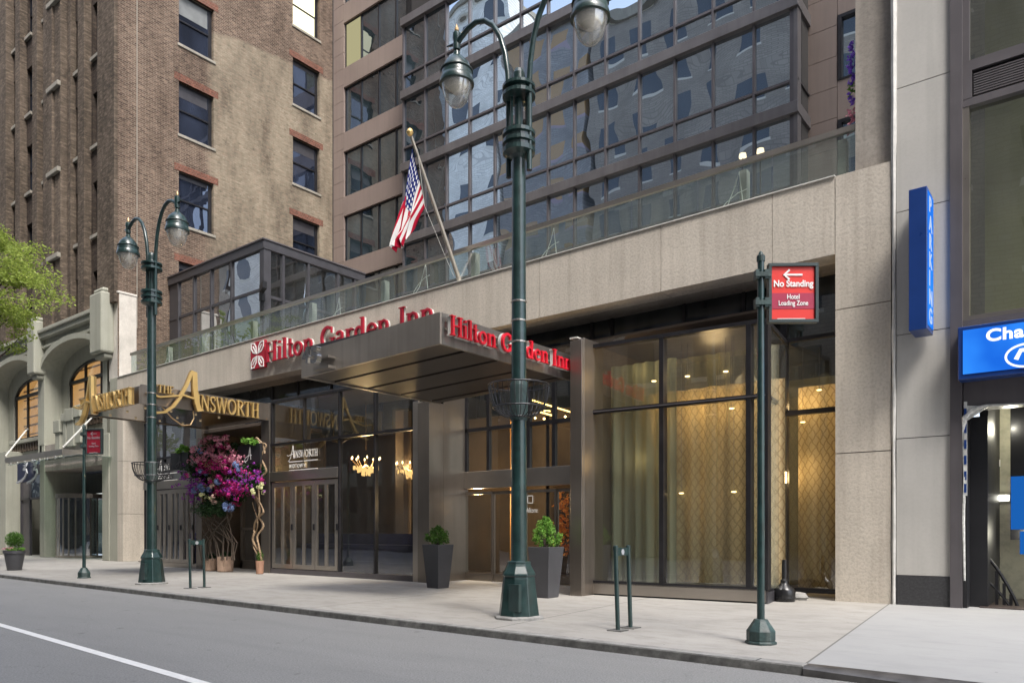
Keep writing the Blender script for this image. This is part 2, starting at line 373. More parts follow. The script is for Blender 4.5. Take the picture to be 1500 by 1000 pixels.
def leafmat(name, a, b, tr=.35):
    m, nt, out = newmat(name); k = N(nt)
    c = k.mix(k.ramp(k.noise(k.pos(), 17, 5, .7), [(.38, 0), (.62, 1)]), a, b)
    d = k.n('ShaderNodeBsdfPrincipled', {'Base Color': c, 'Roughness': .55, 'Specular IOR Level': .3}); t = k.n('ShaderNodeBsdfTranslucent', {'Color': c})
    mx = k.n('ShaderNodeMixShader', {0: tr, 1: d.outputs[0], 2: t.outputs[0]}); nt.links.new(mx.outputs[0], out.inputs[0]); return m
M['spring'] = leafmat('spring leaves', (.17, .26, .04), (.40, .46, .10), .45)
M['box_leaf'] = leafmat('shrub leaves', (.045, .12, .02), (.12, .24, .04))
M['lime_leaf'] = leafmat('bright shrub leaves', (.09, .24, .03), (.22, .4, .07))
M['dark_leaf'] = leafmat('dark leaves', (.015, .04, .015), (.04, .09, .03))
M['bark'] = surf('bark', (.07, .05, .04), .9, var=.4, vscale=9, bump=.6, bscale=30)
for nm, a, b in (('magenta', (.35, .01, .14), (.62, .03, .27)), ('pinkf', (.55, .16, .26), (.75, .38, .42)), ('violet', (.22, .02, .28), (.42, .07, .48)),
                 ('bluef', (.10, .16, .34), (.25, .33, .55)), ('creamf', (.75, .5, .4), (.8, .62, .52)), ('yellowf', (.6, .6, .25), (.75, .75, .45)), ('crimson', (.16, .005, .05), (.36, .01, .11))):
    M[nm] = leafmat(nm+' petals', a, b, .25)
M['orange_leaf'] = leafmat('orange foliage', (.5, .15, .03), (.7, .3, .06), .4)
M['violet_blue'] = leafmat('violet blue petals', (.12, .05, .45), (.3, .15, .65), .3)
def curtain_mat(name, base, lat, amount, dense=1.0, clear=0.0):
    m, nt, out = newmat(name); k = N(nt); p = k.pos(); sp = k.n('ShaderNodeSeparateXYZ', {0: p})
    x = k.math('MULTIPLY', sp.outputs[0], 7.4*dense); z = k.math('MULTIPLY', sp.outputs[2], 4.4)
    x = k.math('ADD', x, k.math('MULTIPLY', k.math('SINE', k.math('MULTIPLY', sp.outputs[2], 41.5)), .06))
    a = k.math('PINGPONG', k.math('ADD', x, z), .5); b = k.math('PINGPONG', k.math('SUBTRACT', x, z), .5)
    ln = k.math('MAXIMUM', k.math('LESS_THAN', a, .1), k.math('LESS_THAN', b, .1))
    c = k.mix(k.ramp(k.noise(k.scl(p, (3, 3, .1)), 1, 3), [(.3, 0), (.7, 1)]), tuple(q*.8 for q in base), tuple(q*1.25 for q in base))
    c = k.mix(k.math('MULTIPLY', ln, amount), c, lat)
    d = k.n('ShaderNodeBsdfDiffuse', {'Color': c}); t = k.n('ShaderNodeBsdfTranslucent', {'Color': c})
    mx = k.n('ShaderNodeMixShader', {0: .5, 1: d.outputs[0], 2: t.outputs[0]})
    if clear:
        tr = k.n('ShaderNodeBsdfTransparent'); fc = k.math('MULTIPLY_ADD', k.noise(k.scl(p, (6, 6, .05)), 1, 2), .5, clear-.25)
        mx = k.n('ShaderNodeMixShader', {0: fc, 1: mx.outputs[0], 2: tr.outputs[0]})
    nt.links.new(mx.outputs[0], out.inputs[0]); return m
M['curtain_gold'] = curtain_mat('patterned gold curtain', (.52, .42, .25), (.2, .13, .06), .5)
M['curtain_sheer'] = curtain_mat('sheer green curtain', (.36, .40, .32), (.3, .25, .15), .0, clear=.18)
M['curtain_veil'] = curtain_mat('sheer pale curtain', (.40, .40, .30), (.3, .25, .15), .0, clear=.6)
def flagmat():
    m, nt, out = newmat('flag cloth'); k = N(nt)
    uv = k.n('ShaderNodeUVMap', uv_map='UVMap').outputs[0]; s = k.n('ShaderNodeSeparateXYZ', {0: uv}); r, v = s.outputs[0], s.outputs[1]
    st = k.math('LESS_THAN', k.math('FRACT', k.math('MULTIPLY', v, 6.5)), .5)
    c = k.mix(st, (.7, .68, .66), (.42, .015, .04))
    can = k.math('MULTIPLY', k.math('LESS_THAN', r, .42), k.math('LESS_THAN', v, .538))
    fx = k.math('SUBTRACT', k.math('FRACT', k.math('MULTIPLY', r, 14)), .5); fy = k.math('SUBTRACT', k.math('FRACT', k.math('MULTIPLY', v, 13)), .5)
    d = k.math('ADD', k.math('MULTIPLY', fx, fx), k.math('MULTIPLY', fy, fy)); star = k.math('LESS_THAN', d, .08)
    cc = k.mix(star, (.02, .03, .15), (.7, .7, .7)); c = k.mix(can, c, cc)
    a = k.n('ShaderNodeBsdfDiffuse', {'Color': c}); t = k.n('ShaderNodeBsdfTranslucent', {'Color': c})
    mx = k.n('ShaderNodeMixShader', {0: .3, 1: a.outputs[0], 2: t.outputs[0]}); nt.links.new(mx.outputs[0], out.inputs[0]); return m
M['flag'] = flagmat()
# ------------------------------------------------------------------ lettering
def text_mesh(name, body, size, frame, depth, mat, parent, sx=1.0, bold=0.0, align='LEFT', shear=0, spacing=1.0):
    """flat letters from the built-in face, standing on frame = (origin, x dir, up dir)"""
    cu = bpy.data.curves.new(name, 'FONT'); cu.body = body; cu.size = size; cu.extrude = depth/2; cu.offset = bold
    cu.align_x = align; cu.shear = shear; cu.space_character = spacing
    o = bpy.data.objects.new('tmp', cu); COL.objects.link(o)
    dg = bpy.context.evaluated_depsgraph_get(); me = bpy.data.meshes.new_from_object(o.evaluated_get(dg))
    COL.objects.unlink(o); bpy.data.objects.remove(o)
    og, ax, ay = [Vector(q) for q in frame]; nn = ax.cross(ay).normalized()
    for v in me.vertices:
        v.co = og + ax*(v.co.x*sx) + ay*v.co.y + nn*(v.co.z+depth/2)
    me.name = name; me.materials.clear(); me.materials.append(mat)
    ob = bpy.data.objects.new(name, me); COL.objects.link(ob)
    if parent: ob.parent = parent
    return ob
def arc(cx, cy, rx, ry, a0, a1, n=12):
    return [(cx+rx*math.cos(R(a0+(a1-a0)*i/n)), cy+ry*math.sin(R(a0+(a1-a0)*i/n))) for i in range(n+1)]
ST, TH, SE = .13, .055, .045   # stem, thin stroke, serif thickness
def serif(x, y, w=.15): return ([(x-w, y), (x+w, y)], SE)
def stem(x, y0, y1, w=ST): return ([(x, y0), (x, y1)], w)
G = {}
G['H'] = (.86, [stem(.18, 0, 1), stem(.68, 0, 1), ([(.18, .5), (.68, .5)], TH), serif(.18, .02), serif(.18, .98), serif(.68, .02), serif(.68, .98)])
G['I'] = (.40, [stem(.2, 0, 1), serif(.2, .02), serif(.2, .98)])
G['i'] = (.36, [stem(.18, 0, .66), serif(.18, .02), ([(.04, .64), (.18, .64)], SE), ([(.18, .82), (.18, .94)], ST)])
G['l'] = (.36, [stem(.18, 0, 1.03), serif(.18, .02), ([(.04, 1.01), (.18, 1.01)], SE)])
G['t'] = (.42, [([(.19, .9), (.19, .14), (.24, .04), (.4, .06)], ST*.85), ([(.04, .64), (.38, .64)], SE*1.1)])
G['o'] = (.66, [(arc(.32, .33, .23, .3, 0, 360, 20), ST*.85)])
G['n'] = (.72, [stem(.18, 0, .66), serif(.18, .02), ([(.04, .64), (.18, .64)], SE), ([(.18, .5), (.28, .6), (.4, .64), (.5, .58), (.54, .46), (.54, 0)], ST*.8), serif(.54, .02)])
G['G'] = (.90, [(arc(.46, .5, .36, .47, 55, 335, 20), ST), ([(.78, .1), (.78, .42)], ST*.9), ([(.62, .42), (.9, .42)], SE), ([(.7, .68), (.7, .96)], SE)])
G['a'] = (.62, [([(.12, .52), (.2, .62), (.34, .64), (.44, .56), (.45, .4), (.45, .1), (.5, .03), (.6, .05)], ST*.8), (arc(.28, .18, .17, .16, 60, 300, 12), ST*.7), ([(.3, .34), (.45, .38)], TH)])
G['r'] = (.54, [stem(.18, 0, .66), serif(.18, .02), ([(.04, .64), (.18, .64)], SE), ([(.18, .46), (.28, .6), (.4, .63), (.48, .58)], ST*.7)])
G['d'] = (.70, [(arc(.3, .33, .2, .3, 40, 320, 16), ST*.8), stem(.5, 0, 1.03), ([(.36, 1.01), (.5, 1.01)], SE), ([(.5, .02), (.64, .02)], SE)])
G['e'] = (.62, [(arc(.32, .33, .22, .3, 10, 320, 18), ST*.75), ([(.14, .36), (.52, .36)], TH)])
G['A'] = (.86, [([(.04, 0), (.42, 1)], TH), ([(.42, 1), (.78, 0)], ST), ([(.18, .35), (.64, .35)], TH), serif(.06, .02, .12), serif(.78, .02, .14)])
G['N'] = (.86, [stem(.16, 0, 1, TH*1.2), ([(.16, .97), (.7, .03)], ST), stem(.7, 0, 1, TH*1.2), serif(.16, .02, .12), ([(.02, .98), (.18, .98)], SE), serif(.7, .98, .12)])
G['S'] = (.62, [([(.52, .74), (.5, .9), (.32, .97), (.14, .9), (.1, .74), (.2, .58), (.42, .44), (.52, .28), (.48, .1), (.3, .02), (.12, .08), (.08, .26)], ST*.75)])
G['W'] = (1.15, [([(.06, 1), (.34, 0)], ST), ([(.34, 0), (.58, .96)], TH), ([(.52, 1), (.8, 0)], ST), ([(.8, 0), (1.06, 1)], TH), serif(.08, .98, .12), serif(.52, .98, .1), serif(1.05, .98, .11)])
G['O'] = (.94, [(arc(.46, .5, .36, .47, 0, 360, 24), ST*.8)])
G['R'] = (.80, [stem(.18, 0, 1), serif(.18, .02), ([(.05, .97), (.4, .97), (.58, .88), (.6, .74), (.5, .58), (.2, .52)], TH*1.5), ([(.36, .52), (.76, .02)], ST*.9)])
G['T'] = (.74, [stem(.36, 0, 1), serif(.36, .02), ([(.03, .97), (.69, .97)], SE), ([(.05, .82), (.05, .98)], SE), ([(.67, .82), (.67, .98)], SE)])
G['E'] = (.66, [stem(.18, 0, 1), ([(.06, .97), (.56, .97)], SE), ([(.18, .52), (.46, .52)], SE), ([(.06, .03), (.58, .03)], SE), ([(.56, .82), (.56, .98)], SE), ([(.58, .02), (.58, .2)], SE)])
G[' '] = (.42, [])
G['swashA'] = (.80, [([(-.75, -.38), (-.45, -.3), (-.2, -.02), (.0, .4), (.2, .95), (.36, 1.55)], .085), ([(.34, 1.55), (.44, 1.55), (.46, .8), (.52, .25), (.6, -.08)], .15), ([(-.95, .42), (-.6, .3), (-.2, .42), (.1, .52), (.5, .42)], .07)])
def ribbon(mb, pts, w, fr, z0, d):
    o, ax, ay, nn = fr; L = []; Rr = []; n = len(pts)
    closed = (abs(pts[0][0]-pts[-1][0]) + abs(pts[0][1]-pts[-1][1])) < 1e-6
    for i in range(n):
        if closed: a, b = pts[(i-1) % (n-1)], pts[(i+1) % (n-1)]
        else: a, b = pts[max(i-1, 0)], pts[min(i+1, n-1)]
        dx, dy = b[0]-a[0], b[1]-a[1]; l = math.hypot(dx, dy) or 1
        L.append((pts[i][0]-dy/l*w/2, pts[i][1]+dx/l*w/2)); Rr.append((pts[i][0]+dy/l*w/2, pts[i][1]-dx/l*w/2))
    vs = []
    for q in L+Rr: vs.append(o+ax*q[0]+ay*q[1]+nn*z0)
    for q in L+Rr: vs.append(o+ax*q[0]+ay*q[1]+nn*(z0+d))
    fs = []
    for i in range(n-1):
        fs += [(2*n+i, 2*n+i+1, 3*n+i+1, 3*n+i), (i, n+i, n+i+1, i+1), (i, i+1, 2*n+i+1, 2*n+i), (n+i, 3*n+i, 3*n+i+1, n+i+1)]
    if not closed: fs += [(0, 2*n, 3*n, n), (n-1, 2*n-1, 4*n-1, 3*n-1)]
    mb.add(vs, fs)
def letters(names, seq, origin, ax, h, length, depth, mat, parent, standoff=0.0, back=None, up=(0, 0, 1), each=True):
    """raised serif letters; every letter is a mesh of its own"""
    ax = Vector(ax).normalized(); up = Vector(up); nn = ax.cross(up).normalized(); origin = Vector(origin)
    tot = sum(G[c][0] for c in seq)*h; kx = length/tot; x = 0
    for c in seq:
        wd, strokes = G[c]
        if strokes:
            fr = (origin+ax*(x*h*kx), ax*(h*kx), up*h, nn); mb = MB()
            for i, (pts, w) in enumerate(strokes): ribbon(mb, pts, w, fr, standoff, depth+i*.0008)
            o = mb.build(names, mat, parent)
            if back:
                mb = MB()
                for i, (pts, w) in enumerate(strokes): ribbon(mb, pts, w*1.12, fr, standoff-.06, .055+i*.0008)
                mb.build('letter_return', back, o)
        x += wd
# ------------------------------------------------------------------ foliage
def leaves(mb, centers, n, size, flat=.0, rnd=random):
    """n leaf-shaped faces scattered over ellipsoid clumps [(c, r)]"""
    for i in range(n):
        c, r = rnd.choice(centers)
        d = Vector((rnd.gauss(0, 1), rnd.gauss(0, 1), rnd.gauss(0, 1))).normalized()*(rnd.random()**.45)
        p = Vector(c)+Vector((d.x*r[0], d.y*r[1], d.z*r[2]))
        a = Vector((rnd.gauss(0, 1), rnd.gauss(0, 1), rnd.gauss(0, .7))).normalized()
        b = a.cross(Vector((rnd.gauss(0, 1), rnd.gauss(0, 1), rnd.gauss(0, 1)))).normalized()
        s = size*rnd.uniform(.6, 1.3)
        mb.add([p-a*s, p+b*s*.45, p+a*s, p-b*s*.45], [(0, 1, 2, 3)])
# ================================================================== setting
YF = 13.95
def curbY(x): return 7.1-.03*(x+2.15)
SZ = -.09
mb = MB(); mb.quad((-400, -300, SZ), (300, -300, SZ), (300, 400, SZ), (-400, 400, SZ))
tag(mb.build('street', M['asphalt']), kind='structure')
XL, XJ, XR = -140, -2.15, 60
mb = MB(); kw = .17
def swalk(x0, x1):
    mb.add([(x0, curbY(x0)+kw, -.3), (x1, curbY(x1)+kw, -.3), (x1, 40, -.3), (x0, 40, -.3), (x0, curbY(x0)+kw, 0), (x1, curbY(x1)+kw, 0), (x1, 40, 0), (x0, 40, 0)],
           [(4, 5, 6, 7), (0, 1, 5, 4), (1, 2, 6, 5), (3, 0, 4, 7)])
swalk(XL, XR)
tag(mb.build('sidewalk', M['paving']), kind='structure')
mb = MB(); n0 = XL
mb.add([(XL, curbY(XL), 0), (XJ, curbY(XJ), 0), (XJ, curbY(XJ)+kw-.006, 0), (XL, curbY(XL)+kw-.006, 0), (XL, curbY(XL)-.012, SZ-.05), (XJ, curbY(XJ)-.012, SZ-.05), (XL, curbY(XL)+kw-.006, SZ-.05), (XJ, curbY(XJ)+kw-.006, SZ-.05)],
       [(0, 1, 2, 3), (0, 4, 5, 1), (1, 5, 7, 2), (0, 3, 6, 4)])
ko = mb.build('kerb', M['kerb_j'], bevel=.012); ko.data.materials.append(M['kerb_face']); tag(ko, kind='structure')
for p in ko.data.polygons:
    if abs(p.normal.y) > .7: p.material_index = 1
# dropped driveway kerb with steel nosing
mb = MB(); pts = []
for i in range(15):
    x = XJ+.004+i*.45; dz = min(.055, i*.012); pts.append((x, curbY(x)-.02-min(.35, i*.035)*0, -dz))
n = len(pts)
vs = []
for (x, y, z) in pts: vs += [(x, y+kw+.012, .0015 if z == 0 else .0015), (x, y+.03, z+.002), (x, y, z-.022), (x, y-.005, SZ-.05)]
fs = []
for i in range(n-1):
    for k_ in range(3): fs.append((i*4+k_, (i+1)*4+k_, (i+1)*4+k_+1, i*4+k_+1))
mb.add(vs, fs); tag(mb.build('driveway_kerb', M['kerb_steel'], smooth=True), kind='structure')
# lane line
mb = MB(); za = SZ+.004
def laney(x): return 3.5+(x+6.2)*(-.065)
for i in range(40):
    x0 = 0-i*1.5; x1 = x0-1.5
    mb.quad((x0, laney(x0)-.055, za), (x0, laney(x0)+.055, za), (x1, laney(x1)+.055, za), (x1, laney(x1)-.055, za))
tag(mb.build('lane_line', M['asphalt_line']), kind='structure')

# ================================================================== left brick building
XS = -31.0
lb = thing('brick_building', 'tall brown brick building with arched cream stone base at the left edge', 'building', (XS, YF, 0))
lb_off = Vector((-XS, -YF, 0))
def B(mb, name, mat, parent, **k):
    """build in world coordinates under a parent that has a location"""
    o = mb.build(name, mat, parent, **k)
    loc = Vector((0, 0, 0)); p = parent
    while p: loc += Vector(p.location); p = p.parent
    o.location = -loc; return o
def winrow(y0, y1, z0, z1): pass
# side wall with window openings (plane X = XS)
YB = 24.9; ZT = 36
wy = [(YU(262, XS), YU(313, XS)), (YU(429, XS), YU(468, XS))]
wz = [(9.0, 8.99+2.27) if False else (z-2.28, z) for z in (12.75, 16.62, 20.47, 24.34, 28.2, 32.1)]
def wall_grid(mb, cuts_a, holes_a, cuts_z, holes_z, mk):
    """faces of a wall minus openings; mk(a0,a1,z0,z1)"""
    aa = sorted(set(cuts_a+[q for h in holes_a for q in h])); zz = sorted(set(cuts_z+[q for h in holes_z for q in h]))
    for i in range(len(aa)-1):
        for j in range(len(zz)-1):
            am, zm = (aa[i]+aa[i+1])/2, (zz[j]+zz[j+1])/2
            if any(h[0] < am < h[1] for h in holes_a) and any(h[0] < zm < h[1] for h in holes_z): continue
            mk(aa[i], aa[i+1], zz[j], zz[j+1])
mb = MB()
wall_grid(mb, [YF, YB], wy, [0, ZT], wz, lambda a0, a1, z0, z1: mb.quad((XS, a0, z0), (XS, a1, z0), (XS, a1, z1), (XS, a0, z1)))
for (y0, y1) in wy:
    for (z0, z1) in wz:
        d = .28
        mb.quad((XS, y0, z0), (XS-d, y0, z0), (XS-d, y0, z1), (XS, y0, z1)); mb.quad((XS, y1, z0), (XS-d, y1, z0), (XS-d, y1, z1), (XS, y1, z1))
        mb.quad((XS, y0, z1), (XS-d, y0, z1), (XS-d, y1, z1), (XS, y1, z1)); mb.quad((XS, y0, z0), (XS-d, y0, z0), (XS-d, y1, z0), (XS, y1, z0))
mb.quad((XS-.6, YF+.4, 0), (XS-.6, YB, 0), (XS-.6, YB, ZT), (XS-.6, YF+.4, ZT))
B(mb, 'side_wall', M['sidebrick'], lb)
for ci, (y0, y1) in enumerate(wy):
    for zi, (z0, z1) in enumerate(wz):
        X = XS-.2; w = B(MB().box(X-.03, X+.03, y0, y0+.07, z0, z1).box(X-.03, X+.03, y1-.16, y1, z0, z1).box(X-.03, X+.03, y0+.07, y1-.16, z1-.1, z1).box(X-.03, X+.03, y0+.07, y1-.16, z0, z0+.06).box(X-.02, X+.045, y0+.07, y1-.16, (z0+z1)/2-.05, (z0+z1)/2+.01), 'window', M['framemetal'], lb)
        lit = ci == 1 and zi == 4
        mb = MB(); zm = (z0+z1)/2; t = random.uniform(-.004, .004)
        mb.quad((X-.01+t, y0+.07, z0+.06), (X-.01, y1-.16, z0+.06), (X-.01-t, y1-.16, zm-.05), (X-.01, y0+.07, zm-.05))
        mb.quad((X+.01, y0+.07, zm+.01), (X+.01-t, y1-.16, zm+.01), (X+.01, y1-.16, z1-.1), (X+.01+t, y0+.07, z1-.1))
        B(mb, 'pane', M['litwin'] if lit else M['sash_glass'], w)
        if not lit:
            # roller blind part-way down
            h = random.choice([.15, .3, .5]) if not (ci == 0 and zi == 3) else .8
            B(MB().box(X+.014, X+.018, y0+.09, y1-.2, z1-.1-h, z1-.1), 'blind', surf('blind', (.16, .17, .17), .8) if zi == 3 and ci == 0 else M['charcoal'], w)
        B(MB().box(XS-.2, XS+.05, y0-.06, y1+.08, z0-.12, z0), 'sill', M['sillstone'], lb, bevel=.01)
        B(MB().box(XS-.1, XS+.012, y0-.2, y1+.22, z1, z1+.3), 'lintel', M['lintel'], lb)
for u, wd in ((200, .03), (487, .05)):
    y = YU(u, XS); B(MB().box(XS-.05, XS+.02, y, y+wd, 9.5 if u == 200 else 7, ZT), 'downpipe', M['sillstone'] if u == 200 else M['joint'], lb)
# front wall: piers and recessed window bays
XA = -52.0; cols = [(129, 140), (102, 112), (56, 63.5), (32, 41), (12, 20)]
cx = [(XU(a, YF+.1), XU(b, YF+.1)) for a, b in cols]
fz = [(z-2.3, z) for z in (12.3, 16.1, 19.9, 23.7, 27.5, 31.3)]
mb = MB(); YW = YF+.3
extra = [(cx[-1][0]-2.4*(i+1)-.6, cx[-1][1]-2.4*(i+1)-.6) for i in range(3)]
cx += extra
wall_grid(mb, [XA, XS-.02], cx, [10.4, ZT], fz, lambda a0, a1, z0, z1: mb.quad((a0, YW, z0), (a1, YW, z0), (a1, YW, z1), (a0, YW, z1)))
for (x0, x1) in cx:
    for (z0, z1) in fz:
        d = .3
        mb.quad((x0, YW, z0), (x0, YW+d, z0), (x0, YW+d, z1), (x0, YW, z1)); mb.quad((x1, YW, z0), (x1, YW+d, z0), (x1, YW+d, z1), (x1, YW, z1)); mb.quad((x0, YW, z1), (x1, YW, z1), (x1, YW+d, z1), (x0, YW+d, z1))
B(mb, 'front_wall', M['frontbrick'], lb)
B(MB().box(XA, XS-.7, YW+.45, YW+.6, 10.4, ZT), 'inner_core', M['black'], lb)
for (x0, x1) in cx:
    for (z0, z1) in fz:
        Y = YW+.18
        w = B(MB().box(x0, x0+.07, Y-.03, Y+.03, z0, z1).box(x1-.07, x1, Y-.03, Y+.03, z0, z1).box(x0+.07, x1-.07, Y-.03, Y+.03, z1-.08, z1).box(x0+.07, x1-.07, Y-.04, Y+.03, (z0+z1)/2-.04, (z0+z1)/2+.03), 'window', M['framemetal'], lb)
        B(MB().quad((x0+.07, Y, z0), (x1-.07, Y, z0), (x1-.07, Y, z1-.08), (x0+.07, Y, z1-.08)), 'pane', M['pier_glass'], w)
        B(MB().box(x0-.04, x1+.04, YW-.12, YW+.2, z0-.14, z0), 'sill', M['sillstone'], lb)
# piers between bays: slim raised ribs and two broad grouped piers
def pier(x0, x1, d, name='pier', mat='pierbrick', z0=10.4):
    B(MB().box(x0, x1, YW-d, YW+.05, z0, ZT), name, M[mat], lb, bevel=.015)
for (a, b, d) in ((143, 152, .32), (154, 171.5, .42), (113.5, 123, .3), (95, 100, .2), (84, 93, .42), (76, 83, .5), (67, 75, .42), (47, 54, .3), (22, 29, .3), (2, 10, .35)):
    pier(XU(a, YF), XU(b, YF), d)
for i in range(6): pier(cx[4][0]-1.2-i*1.5, cx[4][0]-.7-i*1.5, .3)
for z in (13.3, 17.1, 20.9, 24.7):
    B(MB().box(XU(76, YF), XU(93, YF), YW-.56, YW-.4, z, z+.22), 'pier_ornament', M['sillstone'], lb, bevel=.02)
# cream base with arches (plane Y = YF)
zc = 10.1
def archwall(x0, x1, ax0, ax1, zs, zcn, zt, zb, yy, dep):
    """wall from x0..x1, z zb..zt with an arched opening ax0..ax1 springing zs crown zcn"""
    mb = MB(); n = 16; xm = (ax0+ax1)/2; hw = (ax1-ax0)/2
    pts = [(xm-hw*math.cos(math.pi*i/n), zs+(zcn-zs)*math.sin(math.pi*i/n)) for i in range(n+1)]
    for i in range(n):
        (a, za_), (b, zb_) = pts[i], pts[i+1]
        mb.quad((a, yy, za_), (b, yy, zb_), (b, yy, zt), (a, yy, zt)); mb.quad((a, yy, za_), (b, yy, zb_), (b, yy+dep, zb_), (a, yy+dep, za_))
    mb.quad((x0, yy, zb), (ax0, yy, zb), (ax0, yy, zt), (x0, yy, zt)); mb.quad((ax1, yy, zb), (x1, yy, zb), (x1, yy, zt), (ax1, yy, zt))
    for a in (ax0, ax1): mb.quad((a, yy, zb), (a, yy+dep, zb), (a, yy+dep, zs), (a, yy, zs))
    return mb, pts
xr, xm_, xl = XU(157, YF), XU(61, YF), XU(-40, YF)
bayw = xr-xm_
for i in range(3):
    x1 = xr-i*bayw; x0 = x1-bayw
    a0, a1 = x0+.28, x1-.42
    zb = 5.15 if i == 0 else 4.6
    mb, pts = archwall(x0, x1, a0, a1, 8.45, 9.5, zc, zb, YF, .75)
    B(mb, 'arched_wall', M['cream'], lb)
    # archivolt moulding
    mb = MB(); n = len(pts)
    for j in range(n-1):
        for (r0, r1, y_) in ((1.0, 1.09, YF-.16),):
            c = ((a0+a1)/2, 8.45)
            def sc(p, r): return (c[0]+(p[0]-c[0])*r, c[1]+(p[1]-c[1])*(1+(r-1)*1.9))
            p0, p1, q0, q1 = sc(pts[j], 1), sc(pts[j+1], 1), sc(pts[j], 1.12), sc(pts[j+1], 1.12)
            mb.add([(p0[0], y_, p0[1]), (p1[0], y_, p1[1]), (q1[0], y_, q1[1]), (q0[0], y_, q0[1]), (p0[0], YF-.002, p0[1]), (p1[0], YF-.002, p1[1]), (q1[0], YF-.002, q1[1]), (q0[0], YF-.002, q0[1])],
                   [(0, 1, 2, 3), (0, 4, 5, 1), (3, 2, 6, 7)])
    B(mb, 'arch_moulding', M['cream'], lb, smooth=True)
    # inner recess wall and window
    yb = YF+.75; wi0, wi1 = a0+.75, a1-.5; zw0 = 6.5 if i == 0 else 5.8
    mb, wp = archwall(a0-.02, a1+.02, wi0, wi1, 7.95, 8.85, 9.7, zw0, yb, .12)
    mb.quad((a0, yb, 4.4), (a1, yb, 4.4), (a1, yb, zw0), (a0, yb, zw0))
    B(mb, 'recess_wall', M['cream'], lb)
    w = B(MB().box(wi0, wi0+.12, yb+.06, yb+.14, zw0, 8.1).box(wi1-.12, wi1, yb+.06, yb+.14, zw0, 8.1)
          .box(wi0+(wi1-wi0)*.34-.05, wi0+(wi1-wi0)*.34+.05, yb+.05, yb+.14, zw0, 8.7).box(wi0+(wi1-wi0)*.68-.05, wi0+(wi1-wi0)*.68+.05, yb+.05, yb+.14, zw0, 8.7)
          .box(wi0, wi1, yb+.03, yb+.15, 7.95, 8.1).box(wi0, wi1, yb+.03, yb+.15, zw0-.02, zw0+.12), 'arched_window', M['blackmetal'], lb)
    mb = MB()
    for j in range(16):
        mb.bar((wp[j][0], yb+.1, wp[j][1]-.05), (wp[j+1][0], yb+.1, wp[j+1][1]-.05), .1, .16)
    B(mb, 'arch_frame', M['blackmetal'], w)
    # room behind: warm lit ceiling with beams
    B(MB().box(wi0-.3, wi1+.3, yb+.5, yb+.52, zw0-.1, 9.2).box(wi0-.32, wi0-.3, yb+.13, yb+.5, zw0-.1, 9.2), 'lit_room_wall', M['warm_room'], w)
    B(MB().box(a0-.1, a1+.1, yb+.53, yb+.6, 4.4, 10), 'room_back', M['interior'], lb)
    mb = MB()
    for j in range(6): mb.box(wi0, wi1, yb+.44, yb+.49, zw0+.35+j*.45, zw0+.41+j*.45+.03*(j % 2))
    B(mb, 'room_shelf', M['wood'], w)
    B(MB().quad((wi0+.05, yb+.11, zw0), (wi1-.05, yb+.11, zw0), (wi1-.05, yb+.11, 8.75), (wi0+.05, yb+.11, 8.75)), 'pane', M['shop_glass'], w)
    B(MB().box(wi0-.1, wi1+.1, yb-.2, yb, zw0-.18, zw0), 'window_sill', M['cream'], lb, bevel=.02)
    # ornamental frieze brackets under the window
    mb = MB()
    for j in range(14): mb.box(wi0+j*(wi1-wi0)/14, wi0+(j+.6)*(wi1-wi0)/14, yb-.1, yb, zw0-.6, zw0-.2)
    B(mb, 'frieze', M['bronze_orn'], lb, bevel=.015)
# cornice + pilaster caps
B(MB().box(xl-20, xr+.05, YF-.12, YF+.3, zc-.55, zc-.4).box(xl-20, xr+.05, YF-.22, YF+.3, zc-.12, zc+.12).box(xl-20, xr+.05, YF-.3, YF+.4, zc+.12, zc+.3), 'cornice', M['cream'], lb, bevel=.03)
for i, xc in enumerate([XU(156, YF), XU(60.5, YF)-.05, XU(60.5, YF)-bayw]):
    wdt = .55 if i == 0 else .42
    B(MB().box(xc-wdt, xc+wdt, YF-.45, YF+.1, 8.4, 10.85).box(xc-wdt+.12, xc+wdt-.12, YF-.34, YF+.1, 10.85, 11.05).box(xc-wdt+.1, xc+wdt-.1, YF-.3, YF+.1, 8.2, 8.4), 'pilaster_cap', M['cream'], lb, bevel=.08, seg=2)
B(MB().box(XS-.88, XS+.03, YF+.05, YU(200, XS), 7.3, 10.75).box(XS-.35, XS+.05, YF-.02, YU(200, XS)+.02, 10.75, 10.85), 'corner_stone', M['pale_stone'], lb, bevel=.02)
# keystone-like ornament cluster over the revolving door
for (u0, u1, v0, v1) in ((83, 92, 617, 635), (100, 112, 600, 618), (112, 122, 595, 612), (94, 101, 607, 618)):
    x0, x1 = XU(u0, YF), XU(u1, YF); z1, z0 = ZY(u0, v0, YF), ZY(u0, v1, YF)
    B(MB().box(x0, x1, YF-.16, YF+.2, z0, z1).box(x0+.08, x1-.08, YF-.1, YF+.2, z0-1.1, z0), 'ornament_block', M['cream'], lb, bevel=.02)
